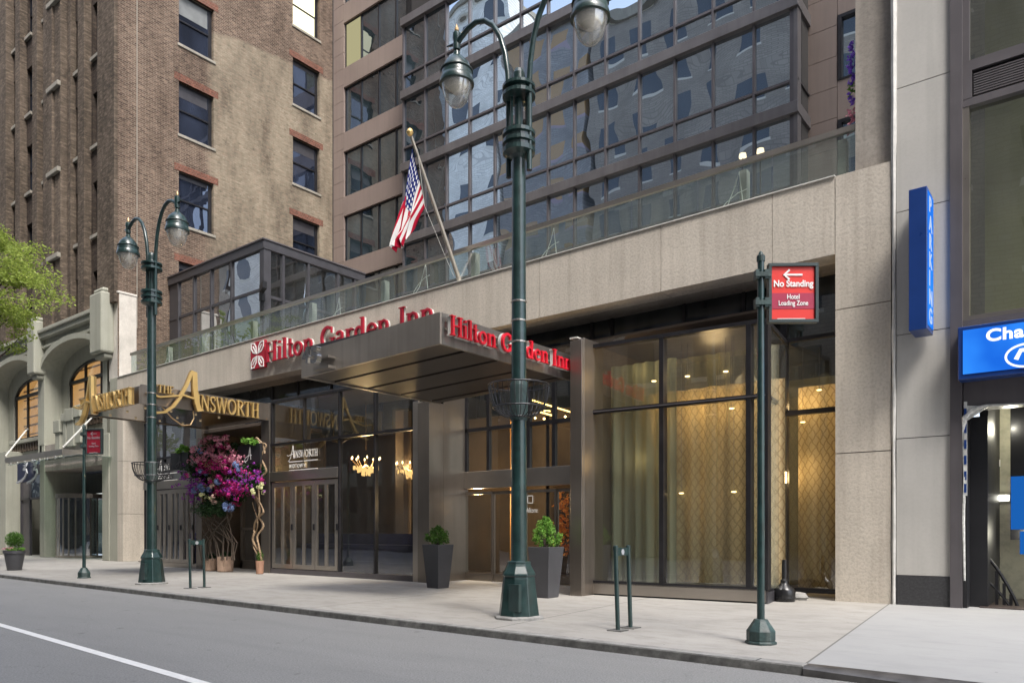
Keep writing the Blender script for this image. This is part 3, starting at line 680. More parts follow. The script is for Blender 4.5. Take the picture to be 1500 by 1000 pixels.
# ground storey piers, doorway recess, revolving door
B(MB().box(XU(151, YF)-.05, XU(157, YF)+.2, YF-.02, YF+1.6, 0, 5.2).box(XU(157, YF)+.2, XS+.1, YF+.01, YF+1.6, 0, 7.4), 'ground_pier', M['cream'], lb, bevel=.02)
B(MB().box(XU(58, YF), XU(65, YF), YF, YF+1.9, 0, 5.2).box(XU(65, YF), XU(92, YF+1.8), YF+1.85, YF+2.1, 0, 4.4), 'ground_pier', M['cream'], lb, bevel=.02)
B(MB().box(XU(-2, YF), XU(8.5, YF), YF, YF+1.9, 0, 5.2), 'ground_pier', M['cream'], lb, bevel=.02)
B(MB().box(XU(-90, YF), XU(-30, YF), YF, YF+1.9, 0, 5.2), 'ground_pier', M['cream'], lb, bevel=.02)
B(MB().box(XU(65, YF), XU(152, YF), YF+.03, YF+1.4, 3.95, 5.15), 'door_header', M['stone_dark'], lb)
B(MB().box(XA, XU(62, YF), YF+1.7, YF+2.2, 0, 5.2).box(XU(62, YF), XS, YF+3.4, YF+3.6, 0, 5.2), 'lobby_wall', M['interior'], lb)
sx0, sx1 = XU(13, YF), XU(56, YF)
sf = B(MB().box(sx0, sx0+.08, YF+.5, YF+.6, 0, 4.4).box(sx0+1.1, sx0+1.2, YF+.5, YF+.6, 0, 4.0).box(sx0+2.55, sx0+2.65, YF+.5, YF+.6, 0, 4.0).box(sx0, sx1, YF+.5, YF+.6, 2.75, 2.85).box(sx0, sx1, YF+.5, YF+.6, 3.95, 4.4), 'shop_frame', M['charcoal'], lb)
B(MB().box(sx0+.08, sx0+1.1, YF+.56, YF+.58, 0, 3.95), 'grey_panel', M['mullion'], sf)
B(MB().quad((sx0+1.2, YF+.55, 2.85), (sx1, YF+.55, 2.85), (sx1, YF+.55, 3.95), (sx0+1.2, YF+.55, 3.95)), 'pane', M['sash_glass2'], sf)
rd = thing('revolving_door', 'glass revolving door in the cream doorway behind the thin far sign post', 'door', (XU(122, YF+1.2), YF+1.25, 0))
mb = MB(); rr = 1.35
for k_ in range(13):
    a = math.pi*(1+k_/12); 
    mb.box(rr*math.cos(a)-.025, rr*math.cos(a)+.025, rr*math.sin(a)*.8-.025, rr*math.sin(a)*.8+.025, .08, 2.75)
mb.build('frame', M['steel_light'], rd)
MB().lathe([(rr+.05, 0), (rr+.05, .1)], n=32, sy=.8).build('base_ring', M['steel_light'], rd); MB().lathe([(rr+.07, 2.7), (rr+.07, 2.9)], n=32, sy=.8).build('drum_top', M['steel'], rd)
mb = MB()
for k_ in range(24):
    a, b = math.pi*(1+k_/24), math.pi*(1+(k_+1)/24)
    mb.quad((rr*math.cos(a), rr*math.sin(a)*.8, .1), (rr*math.cos(b), rr*math.sin(b)*.8, .1), (rr*math.cos(b), rr*math.sin(b)*.8, 2.7), (rr*math.cos(a), rr*math.sin(a)*.8, 2.7))
mb.build('curved_glass', M['box_glass'], rd, smooth=True)
mb = MB()
for a in (35, 125): mb.bar((-rr*.9*math.cos(R(a)), -rr*.7*math.sin(R(a)), 1.4), (rr*.9*math.cos(R(a)), rr*.7*math.sin(R(a)), 1.4), .04, 2.5)
mb.build('door_wing', M['box_glass'], rd)
B(MB().quad((XU(65, YF), YF+1.6, 2.95), (XU(152, YF), YF+1.6, 2.95), (XU(152, YF), YF+1.6, 4), (XU(65, YF), YF+1.6, 4)), 'transom_glass', M['sash_glass2'], lb)
# glass door canopy with tie rods
YC = 12.6
c0 = PY(91, 657, YC)
c0z = c0.z; cxr = c0.x; cxl = XU(7, YC)
gc = thing('glass_canopy', 'steel framed glass canopy on tie rods over the cream building doorway', 'canopy', (cxr, YC, c0z))
def BW(mb, name, mat, parent, **k): return B(mb, name, mat, parent, **k)
BW(MB().box(cxl, cxr, YC, YC+.08, c0z-.24, c0z), 'front_beam', M['steel_light'], gc)
BW(MB().box(cxr-.08, cxr, YC+.08, YF+.25, c0z-.24, c0z).box(cxl, cxl+.08, YC+.08, YF, c0z-.24, c0z), 'side_beam', M['steel_light'], gc)
BW(MB().box(cxl+.1, cxr+1.3, YC+.1, YF, c0z-.32, c0z-.29), 'glass_sheet', M['rail_glass'], gc)
for (a, b) in (((40, 628), (8, 668)), ((136, 610), (92, 655))):
    p = PY(a[0], a[1], YF-.02); q = PY(b[0], b[1], YC+.04)
    BW(MB().tube([p, q], .035, 8), 'tie_rod', M['offwhite'], gc)
    BW(MB().lathe([(.12, -.02), (.12, .02)], (p.x, p.y, p.z), 12), 'rod_bracket', M['steel_light'], gc)
for i in range(8):
    x = cxl+.3+i*(cxr-cxl-.5)/7; BW(MB().box(x-.02, x+.02, YC+.1, YC+.16, c0z-.34, c0z-.22), 'clip', M['white'], gc)
# script 33 on its navy plaque
pn = thing('number_plaque', 'navy plaque with big white slanted 33 beneath the glass canopy', 'sign', (0, 0, 0))
x0, x1 = XU(26, YF-.1), XU(50, YF-.1)
MB().box(x0, x1, YF-.12, YF-.05, ZY(38, 706, YF), ZY(38, 677, YF)).build('plaque', M['navy'], pn)
def swoop(mb, ox, oz, s):
    for pts, w in (([(-.2, 1.0), (.25, 1.12), (.75, 1.02), (.5, .75), (.2, .62)], .1), ([(.2, .62), (.6, .6), (.72, .42), (.4, .16), (-.1, 0), (-.7, -.08)], .13)):
        ribbon(mb, pts, w, (Vector((ox, YF-.2, oz)), Vector((s, 0, 0)), Vector((0, 0, s)), Vector((0, -1, 0))), 0, .05+w*.01)
for u in (33, 48):
    mb = MB(); swoop(mb, XU(u, YF-.2), ZY(u, 704, YF-.2), .95*(YF/ray(u).y)*26/F/.95); mb.build('digit', M['num_grey'], pn)
# ================================================================== hotel building
hb = thing('hotel_building', 'hotel with stone podium, bronze storefronts and dark reflective glass tower above', 'building', (XU(760, YF), YF, 0))
X0, X1 = XU(172, YF), XU(1306, YF)        # podium ends
XP = XU(1223, YF)                          # inner edge of right pier
def zs_(x): return 6.12                    # soffit
def zp_(x): return 7.38+(x+27.2)*.0045     # parapet top
# fascia in panels with open joints
js = [X0-.02, XU(330, YF), XU(470, YF), XU(620, YF), XU(790, YF), XU(968, YF), XU(1131, YF), XP]
for i in range(len(js)-1):
    a, b = js[i]+.006, js[i+1]-.006
    mb = MB(); mb.add([(a, YF, zs_(a)), (b, YF, zs_(b)), (b, YF, zp_(b)), (a, YF, zp_(a)), (a, YF+.5, zs_(a)), (b, YF+.5, zs_(b)), (b, YF+.5, zp_(b)), (a, YF+.5, zp_(a))],
        [(0, 1, 2, 3), (4, 7, 6, 5), (0, 3, 7, 4), (1, 5, 6, 2), (3, 2, 6, 7), (0, 4, 5, 1)])
    B(mb, 'stone_fascia', M['stone'], hb)
B(MB().box(X0, XP, YF+.02, YF+.5, 6.2, 7.3), 'fascia_core', M['joint'], hb)
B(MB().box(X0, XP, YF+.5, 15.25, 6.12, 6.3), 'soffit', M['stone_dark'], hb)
B(MB().box(X0+.2, X1, YF+.45, 24.6, 6.9, 7.1), 'terrace_roof', M['stone_dark'], hb)
# white coping flashing
B(MB().bar((X0, YF+.2, zp_(X0)+.012), (XP, YF+.2, zp_(XP)+.012), .46, .02), 'coping', M['offwhite'], hb)
# left and right piers
for (a, b, c, d) in ((0, 1.9, 'stone', 0), (1.9, 4.0, 'stone', 1), (4.0, 6.12, 'stone', 2)):
    B(MB().box(X0, XU(180, YF), YF, 15.3, a+.006, b-.006), 'left_pier', M['stone'], hb)
zj = [0, ZY(1260, 662, YF), ZY(1260, 448, YF), zp_(X1)]
for i in range(3):
    B(MB().box(XP+.008, X1-.01, YF, 16.2, zj[i]+(.008 if i else 0), zj[i+1]-(.008 if i < 2 else 0)), 'right_pier', M['stone'], hb)
B(MB().box(XP+.03, X1-.03, YF+.03, 16.1, .02, zp_(X1)-.05), 'pier_core', M['joint'], hb)
XC = XU(1253, YF+.1)
B(MB().box(XC, X1-.02, YF+.1, YF+3.2, zp_(X1)+.0, 30), 'upper_column', M['stone_dark'], hb)
# clerestory behind the storefront boxes
YCL = 15.05
clx = [XU(180, YCL), XU(300, YCL), XU(400, YCL), XU(437, YCL), XU(486, YCL), XU(560, YCL), XU(700, YCL), XU(868, YCL), XU(897, YCL), XU(1003, YCL), XU(1090, YCL), XU(1226, YCL)+.5]
for i in range(len(clx)-1):
    B(MB().box(clx[i]+.035, clx[i+1]-.035, YCL, YCL+.02, 4.2, 6.12), 'clerestory_window', M['clere_glass'], hb)
    B(MB().box(clx[i]-.035, clx[i]+.035, YCL-.04, YCL+.05, 4.2, 6.12), 'clerestory_mullion', M['framemetal'], hb)

# ---------------- restaurant storefront (plane Y = YS)
YS = 12.9; YE = 14.1
ZTOP, ZMID = 5.0, 3.72
xa, xb, xc_, xd, xe, xf = XU(385, YS), XU(397, YS), XU(497, YS), XU(549, YS), XU(608, YS), XU(616, YS)
xg0, xg1, xdoorL = XU(212, YS), XU(290, YS), XU(290, YS)
def vbar(x, z0, z1, w=.07, y=YS, d=.1): return MB().box(x-w/2, x+w/2, y-.02, y+d, z0, z1)
def storefrontglass(x0, x1, z0, z1, name='pane', mat='shop_glass', par=None, y=None):
    y = y if y else YS+.03
    B(MB().quad((x0, y, z0), (x1, y, z0), (x1, y, z1), (x0, y, z1)), name, M[mat], par or hb)
B(MB().box(xa, xb, YS-.06, YS+1.4, 0, ZTOP-.05), 'steel_pilaster', M['steel'], hb, bevel=.008)
sf1 = B(MB().box(xb, xe, YS-.02, YS+.09, ZTOP-.07, ZTOP).box(xb, xe, YS-.025, YS+.085, ZMID-.035, ZMID+.035), 'storefront_frame', M['framemetal'], hb)
for x, zb in ((xb+.04, 0), (XU(445, YS), 3.0), (xc_, 0), (xd, 0), (xe-.03, 0)):
    B(vbar(x, zb, ZTOP-.07 if zb == 0 or True else 0, .055 if zb == 0 else .03), 'mullion', M['framemetal'], sf1)
B(MB().box(xb, xc_-.03, YS-.05, YS+.12, 2.66, 2.93), 'door_head', M['steel_light'], hb, bevel=.006)
B(MB().box(xb, xe, YS-.03, YS+.2, 0, .14), 'plinth', M['mullion'], hb)
storefrontglass(xb, xc_, 2.93, ZTOP-.05, par=sf1); storefrontglass(xc_, xe, .14, ZTOP-.05, par=sf1)
B(MB().box(xb, xe, YS, YCL+.1, ZTOP, ZTOP+.03), 'storefront_roof', M['charcoal'], hb)
B(MB().box(xe, xf, YS-.08, YS+1.2, 0, 4.35), 'steel_pilaster', M['steel_light'], hb, bevel=.006)
def folding_doors(x0, x1, n, label):
    t = thing('folding_door', label, 'door', (x0, YS, 0)); w = (x1-x0)/n
    for i in range(n):
        a, b = x0+i*w+.008, x0+(i+1)*w-.008; z0, z1 = .16, 2.62
        s_ = B(MB().box(a, a+.11, YS-.03, YS+.03, z0, z1).box(b-.11, b, YS-.03, YS+.03, z0, z1).box(a+.11, b-.11, YS-.03, YS+.03, z1-.13, z1).box(a+.11, b-.11, YS-.03, YS+.03, z0, z0+.12)
              .box((a+b)/2-.055, (a+b)/2+.055, YS-.028, YS+.028, z0+.12, z1-.13), 'door_leaf', M['steel_light'], t, bevel=.004)
        B(MB().quad((a+.1, YS, z0+.1), (b-.1, YS, z0+.1), (b-.1, YS, z1-.1), (a+.1, YS, z1-.1)), 'pane', M['shop_glass'], s_)
        if i % 1 == 0: B(MB().box(b-.03, b+.03, YS-.055, YS-.03, 1.25, 1.42), 'latch', M['black'], s_)
    return t
folding_doors(xb+.08, xc_-.04, 3, 'bronze folding glass doors under the restaurant name on the window')
xg2 = XU(290, YS)
folding_doors(xg0+.25, xg2-.25, 4, 'bronze folding glass doors behind the far lamp post, left of the flowers')
sf2 = B(MB().box(xg0, xg2, YS-.02, YS+.09, ZTOP-.07, ZTOP).box(xg0, xg2, YS-.02, YS+.09, ZMID-.035, ZMID+.035).box(xg0, xg0+.07, YS-.02, YS+.09, 0, ZTOP).box(xg0+1.3, xg0+1.36, YS-.02, YS+.09, 2.9, ZTOP), 'storefront_frame', M['framemetal'], hb)
storefrontglass(xg0, xg2, 2.9, ZTOP-.05, par=sf2)
B(MB().box(xg0, xg2, YS-.05, YS+.12, 2.66, 2.93).box(xg0, xg2, YS-.03, YS+.2, 0, .15), 'door_head', M['steel_light'], hb)
B(MB().box(xg2, xg2+.33, YS-.06, YS+1.5, 0, ZTOP), 'steel_pilaster', M['steel'], hb)
B(MB().box(xg0, xg0+.05, YS+.1, YCL, 0, ZTOP), 'return_wall', M['charcoal'], hb)
# recessed restaurant doorway
B(MB().box(xg2+.33, xa, YS+2.2, YS+2.3, 0, ZTOP).box(xg2+.33, xa, YS, YS+2.2, 4.35, 4.45), 'doorway_wall', M['interior'], hb)
xk0, xk1 = XU(352, YS+.9), XU(376, YS+.9)
ed = thing('entrance_door', 'narrow bronze framed glass door beside the twisted branch', 'door', (xk0, YS+.9, 0))
B(MB().box(xk0, xk0+.12, YS+.9, YS+.98, 0, 3.1).box(xk1-.12, xk1, YS+.9, YS+.98, 0, 3.1).box(xk0, xk1, YS+.9, YS+.98, 0, .28).box(xk0, xk1, YS+.9, YS+.98, 2.95, 3.1).box(xk0, xk1, YS+.9, YS+.98, 1.25, 1.33), 'frame', M['steel'], ed)
B(MB().quad((xk0, YS+.93, .2), (xk1, YS+.93, .2), (xk1, YS+.93, 3), (xk0, YS+.93, 3)), 'pane', M['shop_glass'], ed)
o_ = Vector(((xk0+xk1)/2-.25, YS+.9, 1.38))
text_mesh('door_lettering', 'AINSWORTH', .11, (o_, (1, 0, 0), (0, 0, 1)), .004, M['offwhite'], None).parent = ed
ed.children[-1].location = -Vector(ed.location)
# interior shell
YI = 17.2
B(MB().box(X0, XU(650, YS), YI, YI+.1, 0, 5), 'interior_wall', M['interior'], hb)
B(MB().box(X0+1.2, XU(1118, 12.8), YE+.1, YI, .01, .03).box(xb, xe, YS+.2, YE+.1, .01, .03), 'interior_floor', M['interior_floor'], hb)
B(MB().box(X0, xe, YCL+.12, YI, 4.6, 4.7), 'interior_ceiling', M['interior'], hb)
B(MB().box(xb+.2, xc_+2.6, YS+.9, YS+1.5, .03, .85).box(xb+.2, xc_+2.6, YS+1.5, YS+1.6, .03, 1.15), 'banquette', M['purple'], hb)  # boxes added to stand for the low blue reflection in the glass
B(MB().box(xg0+.2, xg2-.2, YS+.9, YS+1.5, .03, .85).box(xg0+.2, xg2-.2, YS+1.5, YS+1.6, .03, 1.15), 'banquette', M['purple'], hb)
for x in (xc_+.35, xd+.15, XU(590, YS)):   # drawn-back drapes and inner columns
    B(MB().box(x, x+.32, YS+1.7, YS+2.0, 0, 4.6), 'inner_column', M['wood_dark'], hb)
def pt_light(name, loc, e, col=(1, .68, .34), r=.12):
    l = bpy.data.lights.new(name, 'POINT'); l.energy = e*EMS; l.color = col; l.shadow_soft_size = r
    o = bpy.data.objects.new(name, l); COL.objects.link(o); o.location = loc; return o
def chandelier(x, y, z, s, label, e=25):
    t = thing('chandelier', label, 'chandelier', (x, y, z))
    MB().tube([(0, 0, .35*s), (0, 0, 1.6)], .012, 6).build('rod', M['brass'], t)
    mb = MB()
    for k_ in range(10):
        a = k_*.628; mb.tube([(0, 0, -.1*s), (.2*s*math.cos(a), .2*s*math.sin(a), -.2*s), (.42*s*math.cos(a), .42*s*math.sin(a), .05*s)], .012, 5)
    mb.build('arms', M['brass'], t)
    for k_ in range(10):
        a = k_*.628; MB().lathe([(.0, 0), (.018, .015), (.017, .05), (0, .09)], (.42*s*math.cos(a), .42*s*math.sin(a), .06*s), 6).build('bulb', M['bulb'], t)
    mb = MB()
    for k_ in range(260):
        a = random.uniform(0, 6.28); r_ = random.choice([.12, .24, .36])*s; z0 = -.1*s-(.45*s-r_)*.6*random.uniform(.5, 1.3); mb.box(r_*math.cos(a)-.008, r_*math.cos(a)+.008, r_*math.sin(a)-.008, r_*math.sin(a)+.008, z0-.07, z0)
    mb.build('crystal_drops', M['crystal'], t)
    l = pt_light('chandelier_light', (0, 0, -.05), e); l.parent = t
p = PY(536, 676, YS+1.1); chandelier(p.x, p.y, p.z, .95, 'glowing crystal chandelier in the left pane of the dark window', 90)
p = PY(598, 683, YS+1.9); chandelier(p.x, p.y, p.z, .8, 'crystal chandelier at the right edge of the dark window beside the steel pilaster', 70)
p = PY(432, 682, YS+1.4); chandelier(p.x, p.y, p.z, .35, 'small wall light seen through the glass below the white window lettering', 12)
# white lettering on the glass
wl = thing('window_lettering', 'white restaurant name lettering on the glass above the folding doors', 'lettering', (XU(424, YS), YS-.01, 0))
def local_letters(root, fn):
    before = set(root.children); fn()
    for c in root.children:
        if c not in before: c.location = -Vector(root.location)
za, zb_ = ZY(445, 674, YS), ZY(445, 659, YS)
def f_():
    x0 = XU(424, YS); x1 = XU(466, YS); y = YS-.012; xn = XU(431, YS)
    za = ZY(445, 669, YS)
    letters('letter', 'INSWORTH', (xn, y, za), (1, 0, 0), .2, x1-xn, .004, M['white'], wl)
    letters('letter', ['swashA'], (xn-.12, y, za), (1, 0, 0), .22, .17, .004, M['white'], wl)
    for c in wl.children[-1:]: pass
    B(MB().box(x0, x1, y-.004, y, za-.12, za-.095).box(x0, x1, y-.004, y, za-.36, za-.335), 'rule', M['white'], wl)
    wl.children[-1].location = (0, 0, 0)
    text_mesh('letter_row', 'MIDTOWN', .16, (Vector((x0, y, za-.285)), (1, 0, 0), (0, 0, 1)), .004, M['white'], wl, sx=.82, bold=.002, spacing=1.25)
    B0 = [(.05, .2), (.24, .38), (.42, .58)]
    for q0, q1 in B0:   # the strap line is too small to read: three broken bars
        B(MB().box(x0+(x1-x0)*q0*1.2, x0+(x1-x0)*q1*1.2, y-.003, y, za-.43, za-.405), 'strap_bar', M['num_grey'], wl); wl.children[-1].location = (0, 0, 0)
local_letters(wl, f_)
wl2 = copy_tree(wl); wl2['label'] = 'white restaurant name lettering on the glass behind the far lamp post basket'
wl2.location = (XU(232, YS), YS-.01, 0)

# ---------------- hotel entrance recess
xw0, xw1 = XU(633, YS), XU(835, 12.0)
B(MB().box(xf, xw0, YS-.1, YS+.4, 0, 4.3), 'steel_column', M['steel'], hb, bevel=.006)
B(MB().box(xw0-.02, xw0, YS+.4, YE+.1, 0, 4.6), 'recess_side', M['steel'], hb)
xr0, xr1 = XU(835, 12.0), XU(861, 12.4)
B(MB().box(xr0, xr0+.27, 12.0, YE+.3, 0, 4.86).box(xr0+.278, xr1, 12.06, YE+.3, 0, 4.9), 'steel_wing_wall', M['steel'], hb, bevel=.006)
B(MB().box(xr0-.01, xr1+.01, 12.0, YE+.3, 4.905, 4.93), 'wing_cap', M['offwhite'], hb)
x0, x1 = xw0, xr0
zE1, zE2, zE3 = ZY(750, 687, YE), ZY(750, 706, YE), ZY(750, 716, YE)
B(MB().box(x0, x1, YE-.05, YE+.1, ZY(750, 713, YE), zE1), 'door_header', M['steel_light'], hb, bevel=.004)
zr = ZY(720, 627, YE)
ef = B(MB().box(x0, x1, YE-.03, YE+.05, zr-.045, zr+.045).box(x0, x0+.07, YE-.03, YE+.05, zE1, 5.2), 'entrance_frame', M['framemetal'], hb)
for u in (716, 775, 812):
    x = XU(u, YE); B(MB().box(x-.045, x+.045, YE-.035, YE+.06, zE1, 5.4), 'mullion', M['framemetal'], ef)
storefrontglass(x0, x1, zE1, 5.4, par=ef, y=YE)
zd = ZY(750, 718, YE)
dl = [XU(677, YE), XU(722, YE), XU(770, YE), XU(815, YE), XU(836, YE)]
sd = thing('sliding_door', 'automatic glass hotel door under the bronze header behind the near lamp post', 'door', (dl[0], YE, 0))
for i in range(4):
    a, b = dl[i], dl[i+1]
    lf = B(MB().box(a, a+.04, YE-.02+.03*(i%2), YE+.02+.03*(i%2), 0, zd).box(b-.045, b, YE-.02+.03*(i%2), YE+.02+.03*(i%2), 0, zd).box(a+.04, b-.045, YE-.02+.03*(i%2), YE+.02+.03*(i%2), .02, .2).box(a+.04, b-.045, YE-.02+.03*(i%2), YE+.02+.03*(i%2), zd-.07, zd), 'door_leaf', M['steel'], sd)
    B(MB().quad((a, YE+.03*(i%2), .1), (b, YE+.03*(i%2), .1), (b, YE+.03*(i%2), zd), (a, YE+.03*(i%2), zd)), 'pane', M['shop_glass'], lf)
ws = thing('welcome_lettering', 'Welcome and a small square outline in white on the glass entrance door', 'lettering', (XU(775, YE), YE-.03, 0))
def f_():
    q0 = PY(772.5, 737, YE-.03); q1 = PY(781, 725, YE-.03); y = YE-.03
    B(MB().box(q0.x, q1.x, y-.003, y, q0.z, q0.z+.02).box(q0.x, q1.x, y-.003, y, q1.z-.02, q1.z).box(q0.x, q0.x+.02, y-.003, y, q0.z, q1.z).box(q1.x-.02, q1.x, y-.003, y, q0.z, q1.z), 'square_mark', M['white'], ws)
    ws.children[-1].location = (0, 0, 0)
    p0 = PY(768.5, 750.5, YE-.03); p1 = PY(792, 750, YE-.03)
    text_mesh('word', 'Welcome', .17, (p0, (1, 0, 0), (0, 0, 1)), .003, M['white'], ws, sx=.56)
local_letters(ws, f_)
B(MB().box(x0, XU(762, 16), 15.9, 16, 0, 6), 'lobby_panel', M['wood'], hb)
B(MB().box(XU(762, 16), XU(900, 16), YI, YI+.1, 0, 6), 'lobby_wall', M['interior'], hb)
B(MB().box(x0, x1+3, YE+.2, YI, 5.45, 5.5), 'lobby_ceiling', M['interior'], hb)
for i, (u0, v0, u1, v1) in enumerate(((770, 583, 835, 603), (720, 588, 760, 597), (800, 577, 836, 585), (790, 603, 812, 609), (775, 596, 806, 602))):
    p = PX(u0, v0, PY(u0, v0, 15.0).x); 
    ya, yb2 = 14.6+i*.35, 15.0+i*.35
    a = PY(u0, v0, 14.9+.2*i); b = PY(u1, v1, 14.9+.2*i+.2); MBx = MB().bar(a, b, .035, .035)
    t = thing('light_strip', ['long middle', 'leftmost', 'topmost', 'lowest', 'second lowest'][i]+' warm linear ceiling light inside the hotel entrance', 'ceiling light', tuple(a))
    B(MBx, 'tube', M['strip'], t)
pt_light('lobby_light', (XU(745, 15), 15.2, 4.6), 110)
pt_light('lobby_floor_light', (XU(700, 15), 15.0, 2.0), 140)
for i, (u, v) in enumerate(((798, 601), (784, 612), (797, 613), (828, 610))):
    p = PY(u, v, 15.4); t = thing('pendant_bulb', 'small round warm bulb hanging in the hotel entrance', 'bulb', tuple(p), group='bulbs in the hotel entrance')
    MB().lathe([(0, -.035), (.035, 0), (0, .035)], n=8).build('globe', M['bulb'], t, smooth=True); MB().tube([(0, 0, .03), (0, 0, .9)], .006, 5).build('cord', M['black'], t)
mb = MB()
for k_ in range(3):
    leaves(mb, [((XU(826, 15.2), 15.2, .9+.5*k_), (.3, .2, .35))], 90, .07)  # orange glow mirrored in the glass, modelled as leaf shapes
fl = mb.build('foliage', M['orange_leaf'], None); tag(fl, 'cluster of small orange leaf shapes seen through the glass beside the bright green planter', 'plant')

# ---------------- curtained bay at the right
a_ = Vector((XU(861.5, 12.4), 12.4)); b_ = Vector((XU(1122, 12.65), 12.65)); c_ = Vector((XU(1152, 14.5), 14.5)); d_ = Vector((XP+.4, 14.5))
bay = B(MB().box(0, .001, 0, .001, -.3, -.29), 'bay_window', M['framemetal'], hb)
def seg_pt(p, q, u):
    """point of wall line p-q seen at column u"""
    d = ray(u); # solve p + s(q-p) = t d
    det = (q-p).x*(-d.y) - (q-p).y*(-d.x)
    s = ((-p.x)*(-d.y) - (-p.y)*(-d.x))/det
    return p+(q-p)*s
def vpost(pt, z0, z1, w=.075, name='mullion', d=.13):
    B(MB().box(pt.x-w/2, pt.x+w/2, pt.y-.03, pt.y+d, z0, z1), name, M['framemetal'], bay)
def rail(p, q, z, h, name='rail', d=.12, mat='framemetal', off=0, par=None):
    dr = (q-p).normalized(); nn = Vector((dr.y, -dr.x))
    p3 = Vector((p.x, p.y, z))-Vector((nn.x, nn.y, 0))*(d/2-.03-off); q3 = Vector((q.x, q.y, z))-Vector((nn.x, nn.y, 0))*(d/2-.03-off)
    B(MB().bar(p3, q3, d, h), name, M[mat], par or bay)
zt, zm, zb = 4.83, 3.53, .24
for p, q in ((a_, b_), (b_, c_)):
    rail(p, q, zt-.03, .07); rail(p, q, zm, .075); rail(p, q, zm, .02, 'rail_highlight', mat='mullion', off=.012); rail(p, q, zb+.01, .06)
for u in (864, 969.5, 1097, 1122):
    vpost(seg_pt(a_, b_, u), zb, zt-.066, .085 if u != 864 else .06)
    if u == 1097: pass
vpost(c_+Vector((-.05, 0)), zb, 5.6, .12)
rail(c_, d_, 3.47, .09); rail(c_, d_, .12, .09); rail(c_, d_, 4.85, .07)
def bglass(p, q, z0, z1, mat='shop_glass'):
    B(MB().quad((p.x, p.y+.03, z0), (q.x, q.y+.03, z0), (q.x, q.y+.03, z1), (p.x, p.y+.03, z1)), 'pane', M[mat], bay)
uu = [862, 969.5, 1097, 1122]
for i in range(3):
    p, q = seg_pt(a_, b_, uu[i]), seg_pt(a_, b_, uu[i+1]); bglass(p, q, zb, zm-.03); bglass(p, q, zm+.03, zt-.05)
bglass(b_, c_, zb, zt-.05); bglass(c_, d_, .15, 3.43); bglass(c_, d_, 3.5, 5.6)
rail(a_, b_, .135, .21, 'steel_sill', .2, 'steel_light', -.0); rail(a_, b_, -.02, .12, 'plinth', .12, 'black', -.05)
rail(b_, c_, .1, .2, 'plinth', .2, 'charcoal')
mb = MB(); mb.add([(a_.x, a_.y+.03, zt+.004), (b_.x, b_.y+.03, zt+.004), (c_.x, c_.y, zt+.004), (c_.x, YCL+.1, zt+.004), (a_.x, YCL+.1, zt+.004)], [(0, 1, 2, 3, 4)])
B(mb, 'bay_roof', M['charcoal'], bay)
def curtain(label, x0, x1, y, z0, z1, mat, folds=14, amp=.06, dy=0, name='curtain'):
    mb = MB(); n = int((x1-x0)*40); vs = []
    ph = random.random()*6
    for i in range(n+1):
        t = i/n; x = x0+(x1-x0)*t
        o = amp*math.sin(ph+t*(x1-x0)*folds)+amp*.5*math.sin(ph*2+t*(x1-x0)*folds*.37)
        vs += [(x, y+dy*t+o, z0), (x, y+dy*t+o*.8, z1)]
    mb.add(vs, [(2*i, 2*i+2, 2*i+3, 2*i+1) for i in range(n)])
    return tag(mb.build(name, mat, None, smooth=True), label, 'curtain')
xa2, xm2, xm3 = a_.x+.12, XU(985, 13.1), b_.x-.1
curtain('pale green sheer curtain in soft folds, left pane of the curtained bay', xa2, xm2+.1, 13.05, .25, 4.5, M['curtain_sheer'], 26, .05)
curtain('thin see-through veil curtain across the wide middle pane of the bay', xm2+.12, xm3+.2, 13.0, .25, 4.45, M['curtain_veil'], 22, .035)
curtain('gold lattice patterned curtain behind the veil in the middle pane of the bay', xm2-.9, xm3+.15, 13.45, .25, 3.95, M['curtain_gold'], 17, .05)
curtain('gold lattice patterned curtain in the narrow window beside the right stone pier', c_.x+.1, d_.x, 14.85, .15, 4.0, M['curtain_gold'], 17, .03)
# dining room wall and lamps behind
B(MB().box(a_.x, d_.x, YI, YI+.1, 0, 5.6).box(a_.x-.05, a_.x+.03, 12.6, YI, 0, 4.8), 'dining_wall', M['interior_green'], hb)
B(MB().box(a_.x, d_.x, 15.3, YI, 5.6, 5.7), 'dining_ceiling', M['interior_green'], hb)
for i, (u, v, lb_) in enumerate(((958, 558, 'left of the bay mullion'), (1007, 551, 'upper left'), (1063, 544, 'upper right'), (1072, 598, 'just below the middle rail'), (1200, 571, 'in the narrow window above the rail'), (1176, 618, 'in the narrow window below the rail'), (998, 722, 'lower left pair'), (1075, 720, 'lower right'))):
    y = 12.95 if u < 1130 else 14.68
    p = PY(u, v, y); t = thing('pendant_lamp', 'tiny warm pendant lamp glinting behind the bay glass, '+lb_, 'lamp', tuple(p))
    MB().lathe([(0, -.012), (.045, -.006), (.045, .006), (0, .012)], n=10).build('bulb', M['bulb_soft'], t)
    MB().tube([(0, 0, .01), (0, 0, 4.7-p.z if p.z < 4.6 else .1)], .004, 4).build('cord', M['mullion'], t)
for i, (x, y, z, e) in enumerate(((XU(905, 14), 14.3, 3.0, 11), (XU(985, 14), 13.85, 3.6, 18), (XU(1040, 14), 13.85, 3.55, 18), (XU(1085, 14), 13.85, 3.55, 18), (XU(1050, 14), 14.3, 1.9, 14), (XU(1190, 15.2), 15.2, 3.7, 22), (XU(1175, 15.2), 15.2, 2.3, 14))):
    pt_light('dining_light', (x, y, z), e, r=.12)
